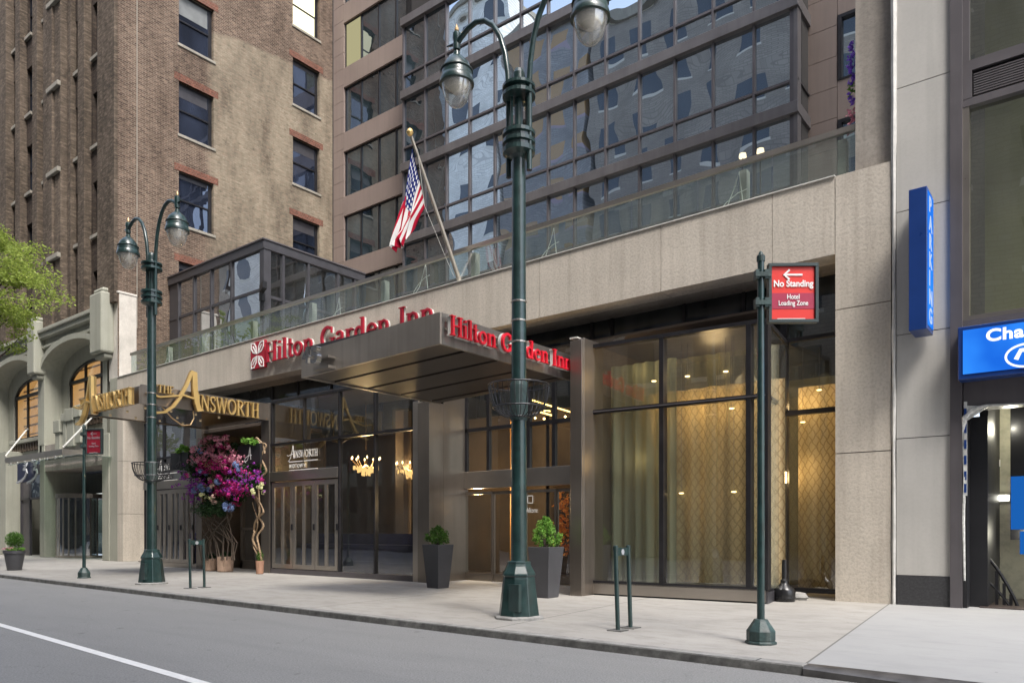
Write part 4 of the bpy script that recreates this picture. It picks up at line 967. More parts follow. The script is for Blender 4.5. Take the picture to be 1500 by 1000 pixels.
for i, (x, y, z, e) in enumerate(((XU(930, 12.8), 12.84, 4.3, 3), (XU(1040, 12.8), 12.84, 4.3, 3), (XU(1040, 14), 14.2, 4.4, 16), (XU(930, 12.8), 12.86, 2.6, 4), (XU(1030, 12.8), 12.86, 2.6, 2), (XU(1180, 14.6), 14.68, 2.5, 4))):  # added lights without fixtures, to brighten the curtains from the front
    pt_light('dining_glow', (x, y, z), e, r=.25)

# ---------------- tower
YT, YW2 = 23.52, 24.7
XT0, XT1 = XU(590, YT), XU(1169, YT)
nb = 13; mus = [590, 622.6, 653.6, 687.4, 724.4, 762.6, 802.4, 841, 886.8, 936.2, 988.2, 1044.2, 1104.2, 1161]
mx = [XU(u, YT) for u in mus]
fl0 = 14.02; FH = 3.26
floors = [fl0+FH*k_ for k_ in (-2, -1, 0, 1, 2)]   # z of band bottoms
TW = MB().box(XT0+.05, XT1-.05, YT+.5, YW2+8, 7, 34)
B(TW, 'tower_core', M['joint'], hb)
for k_, z in enumerate(floors+[fl0+3*FH]):
    B(MB().box(XT0-.04, XT1+.04, YT-.13, YT+.3, z, z+.36), 'spandrel_band', M['band'], hb, bevel=.01)
    B(MB().box(XT1-.3, XT1+.03, YT+.3, YW2+.1, z, z+.36), 'side_band', M['band'], hb)
for k_, z in enumerate(floors):
    z0, z1 = z+.36, z+FH; zt_ = z0+.72
    for i in range(nb):
        a, b = mx[i], mx[i+1]
        if i == 0: a = XT0
        # each window: tall pane over a short pane, both very slightly out of true
        mb = MB()
        for (q0, q1) in ((z0, zt_), (zt_, z1)):
            t1_, t2_ = random.uniform(-.006, .006), random.uniform(-.008, .008)
            mb.quad((a, YT+.06+t1_, q0), (b, YT+.06-t1_, q0), (b, YT+.06-t1_+t2_, q1), (a, YT+.06+t1_+t2_, q1))
        B(mb, 'window', M['tower_glass_dark' if i < 2 else 'tower_glass'], hb)
    for i in range(nb+1):
        x = mx[i] if i else XT0+.04
        w = .07 if i < nb else .16
        B(MB().box(x-w/2, x+w/2, YT-.03, YT+.12, z0, z1), 'mullion', M['mullion'], hb)
    B(MB().box(XT0, XT1, YT-.012, YT+.1, zt_-.04, zt_+.04), 'transom', M['mullion'], hb)
    B(MB().box(XT1-.12, XT1, YT-.05, YT+.3, z0, z1), 'corner_post', M['band'], hb)
    B(MB().box(XT1-.1, XT1-.06, YT+.3, YW2, z0, z1), 'side_window', M['tower_glass_dark'], hb)
    B(MB().box(XT1-.12, XT1, YT+.3, YW2, zt_-.03, zt_+.03), 'side_transom', M['framemetal'], hb)
# taupe wing left of the glass
xw = [XU(487, YW2), XU(503.5, YW2), XU(592, YW2)]
for k_ in range(-2, 5):
    zt2 = ZY(503, 223, YW2)+(k_-1)*FH; zb2 = zt2-FH+ (ZY(503, 289, YW2)-ZY(503, 322, YW2))
    h = (ZY(503, 223, YW2)-ZY(503, 289, YW2)); zb2 = zt2-h
    wi = B(MB().box(xw[1], xw[2], YW2+.1, YW2+.16, zt2-.05, zt2).box(xw[1], xw[2], YW2+.1, YW2+.16, zb2, zb2+.05).box(xw[1], xw[1]+.06, YW2+.1, YW2+.16, zb2, zt2), 'ribbon_window', M['framemetal'], hb)
    us = [503.5, 527, 552.5, 578, 592]
    for j in range(4):
        a, b = XU(us[j], YW2), XU(us[j+1], YW2); t_ = random.uniform(-.01, .01)
        lit = (k_ == 3 and j == 0)
        B(MB().quad((a, YW2+.14+t_, zb2), (b, YW2+.14-t_, zb2), (b, YW2+.14-t_, zt2), (a, YW2+.14+t_, zt2)), 'pane', M['litwin2' if lit else 'tower_glass_dark'], wi)
        if j: B(MB().box(a-.03, a+.03, YW2+.08, YW2+.17, zb2+.05, zt2-.05), 'mullion', M['framemetal'], wi)
    # cladding panels: spandrel strip and pier
    B(MB().box(xw[1]+.006, xw[2]+.3, YW2, YW2+.3, zt2+.006, zt2+(FH-h)-.006), 'cladding_panel', M['beige_panel'], hb)
    for j in range(4):
        q = FH/4; z_ = zb2+j*q; B(MB().box(xw[0]+.03, xw[1]-.006, YW2, YW2+.3, z_+.008, z_+q-.008), 'cladding_panel', M['beige_panel'], hb)
B(MB().box(XS, XU(600, YW2), YW2+.2, YW2+6, 6, 36), 'wing_core', M['joint'], hb)
# taupe wing right of the glass
xr_ = [XU(1180, YW2), XU(1226.5, YW2), XU(1290, YW2)+1.5]
zz0 = ZY(1226, 172, YW2); dz = ZY(1226, 126, YW2)-zz0
for j in range(-7, 22):
    z_ = zz0+j*dz*.98; B(MB().box(xr_[0], xr_[1]-.007, YW2, YW2+.2, z_+.008, z_+dz*.98-.008), 'cladding_panel', M['beige_panel'], hb)
zwt, zwb = ZY(1228, 23, YW2), ZY(1229, 118, YW2)
for k_ in range(-3, 3):
    a, b = zwb+k_*FH, zwt+k_*FH
    wi = B(MB().box(xr_[1]+.02, xr_[1]+.13, YW2-.02, YW2+.2, a, b).box(xr_[1]+.13, xr_[2], YW2-.02, YW2+.2, b-.1, b).box(xr_[1]+.13, xr_[2], YW2-.02, YW2+.2, a, a+.05), 'window', M['framemetal'], hb)
    B(MB().quad((xr_[1]+.1, YW2+.1, a), (xr_[2], YW2+.1, a), (xr_[2], YW2+.1, b), (xr_[1]+.1, YW2+.1, b)), 'pane', M['tower_glass'], wi)
    B(MB().box(xr_[1]+.007, xr_[2], YW2, YW2+.2, b+.008, a+FH-.008), 'cladding_panel', M['beige_panel'], hb)
B(MB().box(xr_[0], xr_[2]+2, YW2+.19, YW2+6, 6, 34), 'wing_core', M['joint'], hb)

# ================================================================== terrace: glass railing, ornaments, pavilion
YR = YF+.17
def zr_(x): return zp_(x)+.84
gr = thing('glass_railing', 'long green tinted glass balustrade with a metal top rail along the stone parapet', 'railing', (X0, YR, 7.4))
xl0, xl1 = XU(192, YR), XC+.02
B(MB().bar((xl0, YR, zr_(xl0)), (xl1, YR, zr_(xl1)), .09, .1), 'top_rail', M['steel_light'], gr)
us = list(range(0, 20)); pw = (xl1-xl0)/18
for i in range(18):
    a, b = xl0+i*pw+.012, xl0+(i+1)*pw-.012
    B(MB().add([(a, YR, zp_(a)+.02), (b, YR, zp_(b)+.02), (b, YR, zr_(b)-.05), (a, YR, zr_(a)-.05)], [(0, 1, 2, 3)]), 'glass_panel', M['rail_glass'], gr)
for u in (250, 299, 374, 460, 566, 698, 1092, 1236):
    x = XU(u, YR+.25); B(MB().box(x-.07, x+.07, YR+.12, YR+.3, zp_(x)-.3, zr_(x)-.08), 'post', M['post_pale'], gr)
for i, (u, v, s, lb_) in enumerate(((244, 528, .95, 'leftmost'), (492, 458, .95, 'second from left'), (617, 412, 1, 'beside the flagpole foot'), (803, 365, 1, 'right of the near lamp post'), (1070, 292, 1.1, 'rightmost'))):
    p = PY(u, v, YR+.1); t = thing('wire_ornament', 'thin silver wire letter A behind the glass balustrade, '+lb_, 'ornament', tuple(p))
    k_ = s*.72
    MB().tube([(-.42*k_, 0, -.55*k_), (-.38*k_, 0, -.3*k_), (-.1*k_, 0, -.05*k_), (.18*k_, 0, .1*k_), (.42*k_, 0, .14*k_)], .009, 6).build('loop', M['white'], t)
    MB().tube([(-.42*k_, 0, -.5*k_), (-.1*k_, 0, -.2*k_), (.12*k_, 0, .3*k_), (.22*k_, 0, .62*k_), (.27*k_, 0, .2*k_), (.34*k_, 0, -.35*k_)], .009, 6).build('stroke', M['white'], t)
for i, (u, v) in enumerate(((1088, 229), (1114, 222))):
    p = PY(u, v, YR+1.6); t = thing('terrace_lamp', ['left', 'right'][i]+' small glowing lamp just above the terrace rail at the right', 'lamp', tuple(p))
    MB().lathe([(.0, -.05), (.08, -.03), (.07, .05), (0, .07)], n=12).build('shade', M['shade_lit'], t, smooth=True); MB().tube([(0, 0, -.05), (0, 0, -1.2)], .015, 6).build('stem', M['black'], t)
# flower strand hanging on the right column
mbs = [MB(), MB(), MB()]
xh = XC-.1
for j in range(46):
    z = ZY(1248, 60+j*3.0, YF+.2); 
    if 30 < j < 33: continue
    mm = mbs[2] if 20 < j < 26 else mbs[0] if j < 33 else mbs[1]
    dd = .07 if (j//6) % 2 else .04
    leaves(mm, [((xh+random.uniform(-.03, .05), YF+.25, z), (dd, .08, .06))], 5, .045)
hf = thing('hanging_flowers', 'strand of violet and pink flowers hanging against the upper stone column', 'flowers', (xh, YF+.25, 10))
B(mbs[0], 'violet_blossoms', M['violet_blue'], hf); B(mbs[1], 'pink_blossoms', M['pinkf'], hf); B(mbs[2], 'leaves', M['box_leaf'], hf)
# glass pavilion
YG = 16.04; XG0, XG1 = XS+.04, XU(387, YG); ZG = 11.86; YG2 = 20.8; zg0 = 7.1; zgm = 10.1
gp = thing('glass_pavilion', 'dark framed glass rooftop pavilion between the brick wall and the terrace', 'pavilion', (XG1, YG, zg0))
B(MB().box(XG0, XG1+.06, YG-.06, YG2, ZG-.32, ZG), 'roof_beam', M['charcoal'], gp, bevel=.01)
B(MB().box(XG0, XG1+.1, YG-.1, YG2, ZG, ZG+.05), 'roof_cap', M['mullion'], gp)
B(MB().box(XG0, XG1, YG, YG+.1, zgm-.05, zgm+.05).box(XG1-.1, XG1, YG+.1, YG2, zgm-.05-.25, zgm+.05-.25), 'transom', M['charcoal'], gp)
for u, w in ((261, .11), (284, .08), (309, .08), (339, .08), (384, .22)):
    x = XU(u, YG); B(MB().box(x-w/2, x+w/2, YG-.03, YG+.12, zg0, ZG-.33), 'mullion', M['charcoal'], gp)
for u in (391, 415, 452, 495, 520):
    y = YU(u, XG1); w = .1 if u > 391 else .3; B(MB().box(XG1-.12, XG1+.03, y-w/2, y+w/2, zg0, ZG-.33), 'mullion', M['charcoal'], gp)
ux = [261, 284, 309, 339, 384]
for i in range(4):
    a, b = XU(ux[i], YG), XU(ux[i+1], YG)
    for (z0, z1) in ((zg0, zgm-.05), (zgm+.05, ZG-.33)):
        t_ = random.uniform(-.004, .004); B(MB().quad((a, YG+.04+t_, z0), (b, YG+.04-t_, z0), (b, YG+.04-t_, z1), (a, YG+.04+t_, z1)), 'pane', M['pav_glass'], gp)
B(MB().box(XG0, XU(261, YG), YG+.02, YG+.08, zg0, ZG-.33), 'louvre_panel', M['charcoal'], gp)
yy = [YU(u, XG1) for u in (393, 415, 452, 495, 531)]
for i in range(4):
    B(MB().quad((XG1-.05, yy[i], zg0), (XG1-.05, yy[i+1], zg0), (XG1-.05, yy[i+1], ZG-.33), (XG1-.05, yy[i], ZG-.33)), 'pane', M['box_glass'], gp)
for j in range(5): B(MB().box(XG0+.2, XG1-.2, YG+.6+j*.9, YG+.72+j*.9, ZG-.6, ZG-.33), 'ceiling_beam', M['mullion'], gp)
B(MB().box(XG0+.1, XG1-1.5, YG2-.6, YG2-.5, zg0, ZG-.33), 'back_wall', M['interior_green'], gp)
fd = thing('floodlight', 'small black floodlight on a bracket at the pavilion corner', 'light', (XG1+.05, YG-.05, ZG-2.0))
MB().box(-.14, .02, -.1, .05, -.25, .05).tube([(-.05, -.05, -.2), (-.05, -.05, -.7)], .03, 6).build('bracket', M['black'], fd); 
MB().add([(.02, -.2, .02), (.38, -.3, .1), (.38, -.3, .34), (.02, -.2, .26), (.02, -.02, .02), (.38, -.12, .1), (.38, -.12, .34), (.02, -.02, .26)], [(0, 1, 2, 3), (4, 7, 6, 5), (0, 4, 5, 1), (3, 2, 6, 7), (0, 3, 7, 4), (1, 5, 6, 2)]).build('lamp_head', M['blackmetal'], fd)
# flagpole and flag
p0 = PY(674, 414, YF+.2); p1 = PX(602.5, 200, p0.x)
fp = thing('flagpole', 'slanting pale metal flagpole with a gold ball top on the parapet', 'flagpole', tuple(p0))
B(MB().tube([p0+(p0-p1).normalized()*.2, p1], [.06, .035], 12), 'pole', M['lightwood'], fp, smooth=True)
B(MB().lathe([(0, -.09), (.055, -.07), (.085, 0), (.055, .07), (0, .09)], tuple(p1+(p1-p0).normalized()*.09), 14), 'ball', M['gold'], fp, smooth=True)
B(MB().tube([PX(607, 214, p0.x-.05)+Vector((.1, 0, -.1)), PX(622, 302, p0.x-.1), PX(652, 375, p0.x), PX(665, 405, p0.x)], .006, 5), 'halyard', M['offwhite'], fp)
hA, hB = PX(604, 218, p0.x-.1), PX(623, 303, p0.x-.12)
fD, fC = PX(574, 368, p0.x-.25), PX(594, 344, p0.x-.1)
me = bpy.data.meshes.new('flag'); bm = bmesh.new(); uvl = bm.loops.layers.uv.new('UVMap'); NS, NR = 40, 56; gv = []
for i in range(NR+1):
    r = i/NR; row = []
    for j in range(NS+1):
        s = j/NS
        h = hA.lerp(hB, s); e = fD.lerp(fC, s); q = h.lerp(e, r**.9)
        q = q+Vector((-.10*math.sin(math.pi*r)*(s)*1.0+.04*math.sin(s*9+r*3)*r, .13*math.sin(s*13+r*2.2)*min(1, r*2.2)*(.35+.65*r)+.03*math.sin(s*30+r*8)*r, -.12*math.sin(math.pi*r)*s+.05*math.sin(s*11)*r*r))
        row.append(bm.verts.new(q))
    gv.append(row)
for i in range(NR):
    for j in range(NS):
        f = bm.faces.new((gv[i][j], gv[i+1][j], gv[i+1][j+1], gv[i][j+1])); f.smooth = True
        for lp, (a, b) in zip(f.loops, ((i, j), (i+1, j), (i+1, j+1), (i, j+1))): lp[uvl].uv = (a/NR, b/NS)
bm.to_mesh(me); bm.free(); me.materials.append(M['flag'])
fo = bpy.data.objects.new('flag', me); COL.objects.link(fo); tag(fo, 'red white and blue striped flag with stars drooping from the slanting pole', 'flag')
m_ = fo.modifiers.new('thickness', 'SOLIDIFY'); m_.thickness = .004
# ================================================================== canopies and building lettering
UP = (0, 0, 1)
cx0, cx1, cy0, cy1 = -11.75, -8.19, 8.62, 12.35
zc0, zc1 = 4.19, 4.69
hc = thing('hotel_canopy', 'large brushed steel box canopy with red lettering on its side, over the hotel entrance', 'canopy', (cx1, cy0, zc0))
def zcan(x): return (x-cx1)*.028
mb = MB()
for (a, b) in (((cx0, cy0), (cx1, cy0)),):
    js_ = [cx0, -9.36, cx1]
    for i in range(2):
        x0, x1 = js_[i]+.003, js_[i+1]-.003
        mb.add([(x0, cy0, zc0+zcan(x0)), (x1, cy0, zc0+zcan(x1)), (x1, cy0, zc1+zcan(x1)*1.2), (x0, cy0, zc1+zcan(x0)*1.2), (x0, cy0+.05, zc0+zcan(x0)), (x1, cy0+.05, zc0+zcan(x1)), (x1, cy0+.05, zc1+zcan(x1)*1.2), (x0, cy0+.05, zc1+zcan(x0)*1.2)],
               [(0, 1, 2, 3), (4, 7, 6, 5), (0, 4, 5, 1), (3, 2, 6, 7), (0, 3, 7, 4), (1, 5, 6, 2)])
B(mb, 'front_fascia', M['canopy_steel'], hc)
B(MB().box(cx1-.05, cx1, cy0+.053, cy1, zc0, zc1), 'side_fascia', M['steel_dark'], hc)
B(MB().box(cx0, cx0+.05, cy0+.053, cy1, zc0-.1, zc1-.15), 'side_fascia', M['canopy_steel'], hc)
B(MB().box(cx0+.05, cx1-.05, cy0+.053, cy1, zc1-.08, zc1-.02), 'top_sheet', M['charcoal'], hc)
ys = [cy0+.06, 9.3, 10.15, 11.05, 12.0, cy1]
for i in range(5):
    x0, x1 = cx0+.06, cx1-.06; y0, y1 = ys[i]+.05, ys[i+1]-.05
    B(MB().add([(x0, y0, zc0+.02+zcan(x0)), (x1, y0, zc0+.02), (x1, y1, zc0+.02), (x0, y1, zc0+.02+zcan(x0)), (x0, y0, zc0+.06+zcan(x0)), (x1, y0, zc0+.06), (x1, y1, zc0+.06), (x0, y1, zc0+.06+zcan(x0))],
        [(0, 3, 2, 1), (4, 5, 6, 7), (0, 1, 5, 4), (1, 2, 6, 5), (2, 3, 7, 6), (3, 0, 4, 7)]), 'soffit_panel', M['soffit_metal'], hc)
B(MB()   .box(cx0+.07, cx1-.07, cy0+.08, cy1, zc0+.1, zc0+.15), 'soffit_recess', M['black'], hc)
def LT(root, fn):
    before = set(root.children); fn()
    for c in root.children:
        if c not in before: c.location = -Vector(root.location)
T1 = list('Hilton Garden Inn')
s1 = thing('canopy_sign', 'bright red raised serif hotel name on the right side of the steel canopy', 'sign', (cx1+.1, 8.75, 4.3))
y0, y1 = YU(657, cx1+.1), YU(834, cx1+.1)
LT(s1, lambda: letters('letter', T1, (cx1+.08, y0, 4.33), (0, 1, 0), .31, y1-y0, .05, M['red'], s1, standoff=.03, back=M['offwhite']))
B(MB().box(cx1+.02, cx1+.04, y0, y1, 4.42, 4.45).box(cx1+.02, cx1+.04, y0, y1, 4.55, 4.57), 'mounting_rail', M['steel_light'], s1)
s2 = thing('fascia_sign', 'dark red serif hotel name with a white petal emblem on the stone fascia', 'sign', (XU(378, YF), YF, 6.4))
xq0, xq1 = XU(391, YF-.1), XU(639, YF-.1)
LT(s2, lambda: letters('letter', T1, (xq0, YF-.1, 6.5), (1, 0, 0), .62, xq1-xq0, .06, M['darkred'], s2, standoff=.03, back=M['offwhite']))
e0, e1 = XU(368, YF-.1), XU(388, YF-.1); ez0, ez1 = ZY(378, 541, YF), ZY(378, 502, YF)
eb = B(MB().box(e0, e1, YF-.12, YF-.02, ez0, ez1), 'emblem_plate', M['darkred'], s2)
cxm, czm, hx, hz = (e0+e1)/2, (ez0+ez1)/2, (e1-e0)/2, (ez1-ez0)/2
for sx in (-1, 1):
    for sz in (-1, 1):
        ox, oz = cxm+sx*hx*.1, czm+sz*hz*.1
        pts = [(0, 0), (sx*.10*hx*1, sz*.5*hz), (sx*.35*hx, sz*.78*hz), (sx*.8*hx, sz*.84*hz), (sx*.78*hx, sz*.42*hz), (sx*.5*hx, sz*.14*hz), (0, 0)]
        mb = MB(); ribbon(mb, pts, .05, (Vector((ox, YF-.12, oz)), Vector((1, 0, 0)), Vector((0, 0, 1)), Vector((0, -1, 0))), 0, .012)
        ribbon(mb, [(sx*.1*hx, sz*.1*hz), (sx*.55*hx, sz*.6*hz)], .045, (Vector((ox, YF-.12, oz)), Vector((1, 0, 0)), Vector((0, 0, 1)), Vector((0, -1, 0))), 0, .014)
        B(mb, 'petal', M['white'], eb)
# steel street number on the canopy front
pn2 = thing('street_number', 'chunky polished steel 45 standing off the left corner of the steel canopy', 'number', (-11.4, cy0-.25, 4.3))
p4, p5 = PY(446, 533, cy0-.3), PY(461, 533, cy0-.3)
def f_():
    text_mesh('digit', '4', .40, (p4, (1, 0, 0), UP), .05, M['chrome'], pn2, sx=.95, bold=.012)
    text_mesh('digit', '5', .40, (p5, (1, 0, 0), UP), .1, M['chrome'], pn2, sx=1.05, bold=.012)
LT(pn2, f_)
B(MB().box(p4.x+.05, p5.x+.2, cy0-.16, cy0+.0, p4.z+.08, p4.z+.12).box(p4.x+.05, p5.x+.2, cy0-.16, cy0, p4.z-.1, p4.z-.05), 'bracket', M['steel_light'], pn2)
# restaurant canopy
ax0, ax1, ay0, ay1, az0, az1 = -22.35, -19.05, 9.09, 12.84, 4.44, 4.88
rc = thing('restaurant_canopy', 'thin dark steel box canopy with gold lettering over the flower decked doorway', 'canopy', (ax1, ay0, az0))
B(MB().box(ax0, ax1, ay0, ay0+.05, az0, az1), 'front_fascia', M['steel'], rc, bevel=.006)
B(MB().box(ax1-.05, ax1, ay0+.052, ay1, az0, az1+.05), 'side_fascia', M['steel'], rc); B(MB().box(ax0, ax0+.05, ay0+.052, ay1, az0, az1), 'side_fascia', M['steel'], rc)
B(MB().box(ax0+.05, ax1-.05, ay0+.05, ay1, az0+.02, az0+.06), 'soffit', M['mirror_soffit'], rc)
B(MB().box(ax0-.05, ax1+.0, ay0-.0, ay1, az0-.06, az0-.002), 'edge_channel', M['charcoal'], rc) if False else None
for i in range(4):
    for j in range(3):
        x, y = ax0+.6+j*1.0, ay0+.5+i*.7
        B(MB().lathe([(.03, 0), (.03, .03)], (x, y, az0-.01), 10), 'downlight', M['shade_lit2'], rc)
A1 = ['T', 'H', 'E']; A2 = list('INSWORTH')
s3 = thing('side_name_sign', 'gold serif restaurant name with swooping first letter on the right side of the dark canopy', 'sign', (ax1+.08, 10, 4.5))
ya0, ya1 = YU(286, ax1+.1), YU(378, ax1+.1)
def f_():
    letters('letter', A2, (ax1+.1, ya0, 4.44), (0, 1, 0), .42, ya1-ya0, .05, M['gold'], s3, standoff=.03, back=M['gold_side'])
    letters('letter', A1, (ax1+.1, YU(229, ax1+.1), 4.76), (0, 1, 0), .2, YU(253, ax1+.1)-YU(229, ax1+.1), .05, M['gold'], s3, standoff=.03, back=M['gold_side'])
    letters('letter', ['swashA'], (ax1+.1, YU(262, ax1+.1), 4.46), (0, 1, 0), .62, .72, .05, M['gold'], s3, standoff=.035, back=M['gold_side'])
LT(s3, f_)
s4 = thing('front_name_sign', 'gold serif restaurant name seen edge on along the front of the dark canopy', 'sign', (-21, ay0-.08, 4.5))
xa0, xa1 = XU(142, ay0-.1), XU(197, ay0-.1)
def f_():
    letters('letter', A2, (xa0, ay0-.1, 4.4), (1, 0, 0), .42, xa1-xa0, .08, M['gold'], s4, standoff=.05, back=M['gold_side'])
    letters('letter', ['swashA'], (XU(131, ay0-.1), ay0-.1, 4.4), (1, 0, 0), .62, .62, .08, M['gold'], s4, standoff=.05, back=M['gold_side'])
    letters('letter', A1, (XU(122, ay0-.1), ay0-.1, 4.62), (1, 0, 0), .2, .4, .05, M['gold'], s4, standoff=.05, back=M['gold_side'])
LT(s4, f_)
hk = thing('steel_hook', 'curved dark steel hook loop hanging below the right side of the dark canopy', 'hook', (ax1-.1, 10.9, 4.4))
ph = PX(283, 638, ax1-.1)
B(MB().tube([(ph.x, ph.y, 4.45), (ph.x, ph.y+.02, 4.25), (ph.x, ph.y-.08, 4.06), (ph.x, ph.y-.3, 4.02), (ph.x, ph.y-.6, 4.2), (ph.x, ph.y-.85, 4.45)], .02, 8), 'rod', M['brass'], hk)
# hanging square A signs
def a_sign(u0, u1, v0, v1, y, label, dim=False):
    p, q = PY(u0, v1, y), PY(u1, v0, y)
    t = thing('square_sign', label, 'sign', (p.x, y, p.z))
    B(MB().box(p.x, q.x, y-.03, y+.05, p.z, q.z), 'board', M['black'], t, bevel=.006)
    s = (q.z-p.z); o = Vector(((p.x+q.x)/2, y-.035, (p.z+q.z)/2)); w = 'mullion' if dim else 'white'
    mk = lambda pts, wd, z: ribbon(mbx, pts, wd, (o, Vector((s, 0, 0)), Vector((0, 0, s)), Vector((0, -1, 0))), z, .006)
    mbx = MB(); mk([(-.22, -.42), (-.38, -.34), (-.3, -.2), (-.05, -.08), (.2, -.06), (.28, -.06)], .035, 0); mk([(-.36, -.3), (-.3, -.38), (-.1, -.3), (.05, 0), (.14, .38), (.16, .3), (.2, -.28)], .04, .001)
    B(mbx, 'letter', M[w], t)
a_sign(350, 382, 649, 681, 12.2, 'black square sign with a bright white script A right of the flowers')
a_sign(251, 277, 661, 689, 12.2, 'black square sign with a dim script A left of the flowers', True)
# ================================================================== street furniture
def street_lamp(x, y, basket, label, group=None):
    t = thing('street_lamp', label, 'street lamp', (x, y, 0), 0, group)
    MB().lathe([(.36, 0), (.36, .03), (.3, .05)], n=8, ph=R(22.5)).build('footing', M['kerb'], t)
    MB().lathe([(.30, .03), (.29, .1), (.265, .3), (.235, .56), (.225, .6), (.245, .61), (.24, .64), (.185, .74), (.17, .78), (.175, .79), (.17, .81), (.12, .82)], n=8, ph=R(22.5)).build('base', M['green'], t, bevel=.006)
    MB().box(.02, .2, -.265, -.2, .12, .5).build('access_panel', M['green'], t)
    MB().lathe([(.115, .8), (.112, 1.5), (.105, 4), (.095, 6.9)], n=16).build('pole', M['green'], t, smooth=True)
    for z in (3.9, 4.2, 4.47): MB().lathe([(.108, z), (.112, z+.005), (.112, z+.02), (.108, z+.025)], n=16).build('band', M['steel_light'], t)
    MB().lathe([(.1, 6.5), (.14, 6.54), (.23, 6.58), (.235, 6.64), (.2, 6.65), (.2, 6.7), (.235, 6.71), (.235, 6.76), (.2, 6.77), (.2, 6.82), (.235, 6.83), (.235, 6.88), (.1, 6.9)], n=24).build('lower_collar', M['green'], t, smooth=False)
    MB().lathe([(.06, 6.88), (.06, 7.36)], n=12).tube([(.09, .06, 6.85), (.09, .06, 7.4)], .018, 6).tube([(-.05, -.1, 6.85), (-.05, -.1, 7.4)], .018, 6).build('spindle', M['green'], t)
    MB().lathe([(.03, 7.36), (.235, 7.38), (.235, 7.43), (.17, 7.44), (.17, 7.49), (.235, 7.5), (.235, 7.54), (.1, 7.56), (.09, 7.6), (.085, 7.72), (.06, 7.78), (.02, 7.8)], n=24).build('upper_collar', M['green'], t)
    for s in (-1, 1):
        pts = [(s*.185, 0, 6.3), (s*.185, 0, 7.6)]
        for k_ in range(1, 15):
            a = R(k_*180/14); pts.append((s*(.185+.49*(1-math.cos(a))*.98), 0, 7.6+ (1.02*math.sin(a) if k_ <= 7 else .72+.30*math.sin(a)) + (.28*k_/7 if k_ <= 7 else .28)))
        pts = [(s*.185, 0, 6.3), (s*.185, 0, 7.5), (s*.2, 0, 7.8), (s*.25, 0, 8.1), (s*.34, 0, 8.38), (s*.47, 0, 8.6), (s*.63, 0, 8.74), (s*.8, 0, 8.79), (s*.96, 0, 8.76), (s*1.12, 0, 8.67), (s*1.17, 0, 8.62)]
        MB().tube(pts, .04, 10).build('arm', M['green'], t, smooth=True)
        hx = s*1.19
        h = MB().lathe([(.03, 8.52), (.055, 8.53), (.06, 8.6), (.05, 8.66), (.065, 8.7), (.06, 8.78), (.04, 8.8)], (hx, 0, 0), 12).tube([(hx, 0, 8.62), (hx+s*.2, 0, 8.66)], [.035, .012], 6).lathe([(.05, 8.5), (.06, 8.44), (.12, 8.4), (.2, 8.32), (.245, 8.22), (.26, 8.12), (.262, 8.1), (.27, 8.09), (.285, 8.03), (.285, 8.0), (.25, 7.995)], (hx, 0, 0), 28, 0, .93, .93).build('lamp_head', M['green'], t, smooth=True)
        MB().lathe([(.262, 8.215), (.268, 8.21), (.268, 8.2), (.262, 8.195)], (hx, 0, 0), 28, 0, .93, .93).build('trim_ring', M['green_worn'], h)
        MB().lathe([(.25, 8.03), (.245, 7.98), (.225, 7.89), (.18, 7.77), (.11, 7.69), (.03, 7.66), (.0, 7.66)], (hx, 0, 0), 28, 0, .93, .93).build('globe', M['lampglass'], h, smooth=True)
        MB().lathe([(.21, 8.04), (.19, 7.97), (.1, 7.9), (.05, 7.86)], (hx, 0, 0), 20).build('reflector', M['reflector'], h, smooth=True)
        MB().lathe([(.02, 8.8), (.035, 8.82), (.03, 8.86), (.012, 8.9), (.0, 8.93)], (hx, 0, 0), 10).build('finial', M['brass'], h)
    if basket:
        z1, z0 = basket
        b = MB()
        for k_ in range(30):
            a = k_*2*math.pi/30; pts = []
            for j in range(8):
                q = j/7; r_ = .14+.29*math.sin(q*math.pi/2); pts.append((r_*math.cos(a), r_*math.sin(a), z0+(z1-z0)*(1-math.cos(q*math.pi/2))))
            b.tube(pts, .0065, 5, False)
        for z, r_ in ((z1, .432), (z0, .145), (z0+(z1-z0)*.3, .37)):
            b.tube([(r_*math.cos(k_*.2618), r_*math.sin(k_*.2618), z) for k_ in range(25)], .012, 6)
        bo = b.build('wire_basket', M['basket'], t)
        MB().lathe([(.12, z0-.05), (.13, z0), (.13, z1), (.12, z1+.05)], n=14).build('clamp', M['green_worn'], bo)
    return t
G1 = 'twin globe street lamps along the kerb'
street_lamp(-6.49, 8.45, (3.30, 2.85), 'tall green twin lamp post in front of the hotel entrance, nearest to the camera', G1)
street_lamp(-17.3, 8.55, (2.83, 2.42), 'green twin lamp post in front of the dark canopy, left of the flowers', G1).scale = (.97, .97, .985)
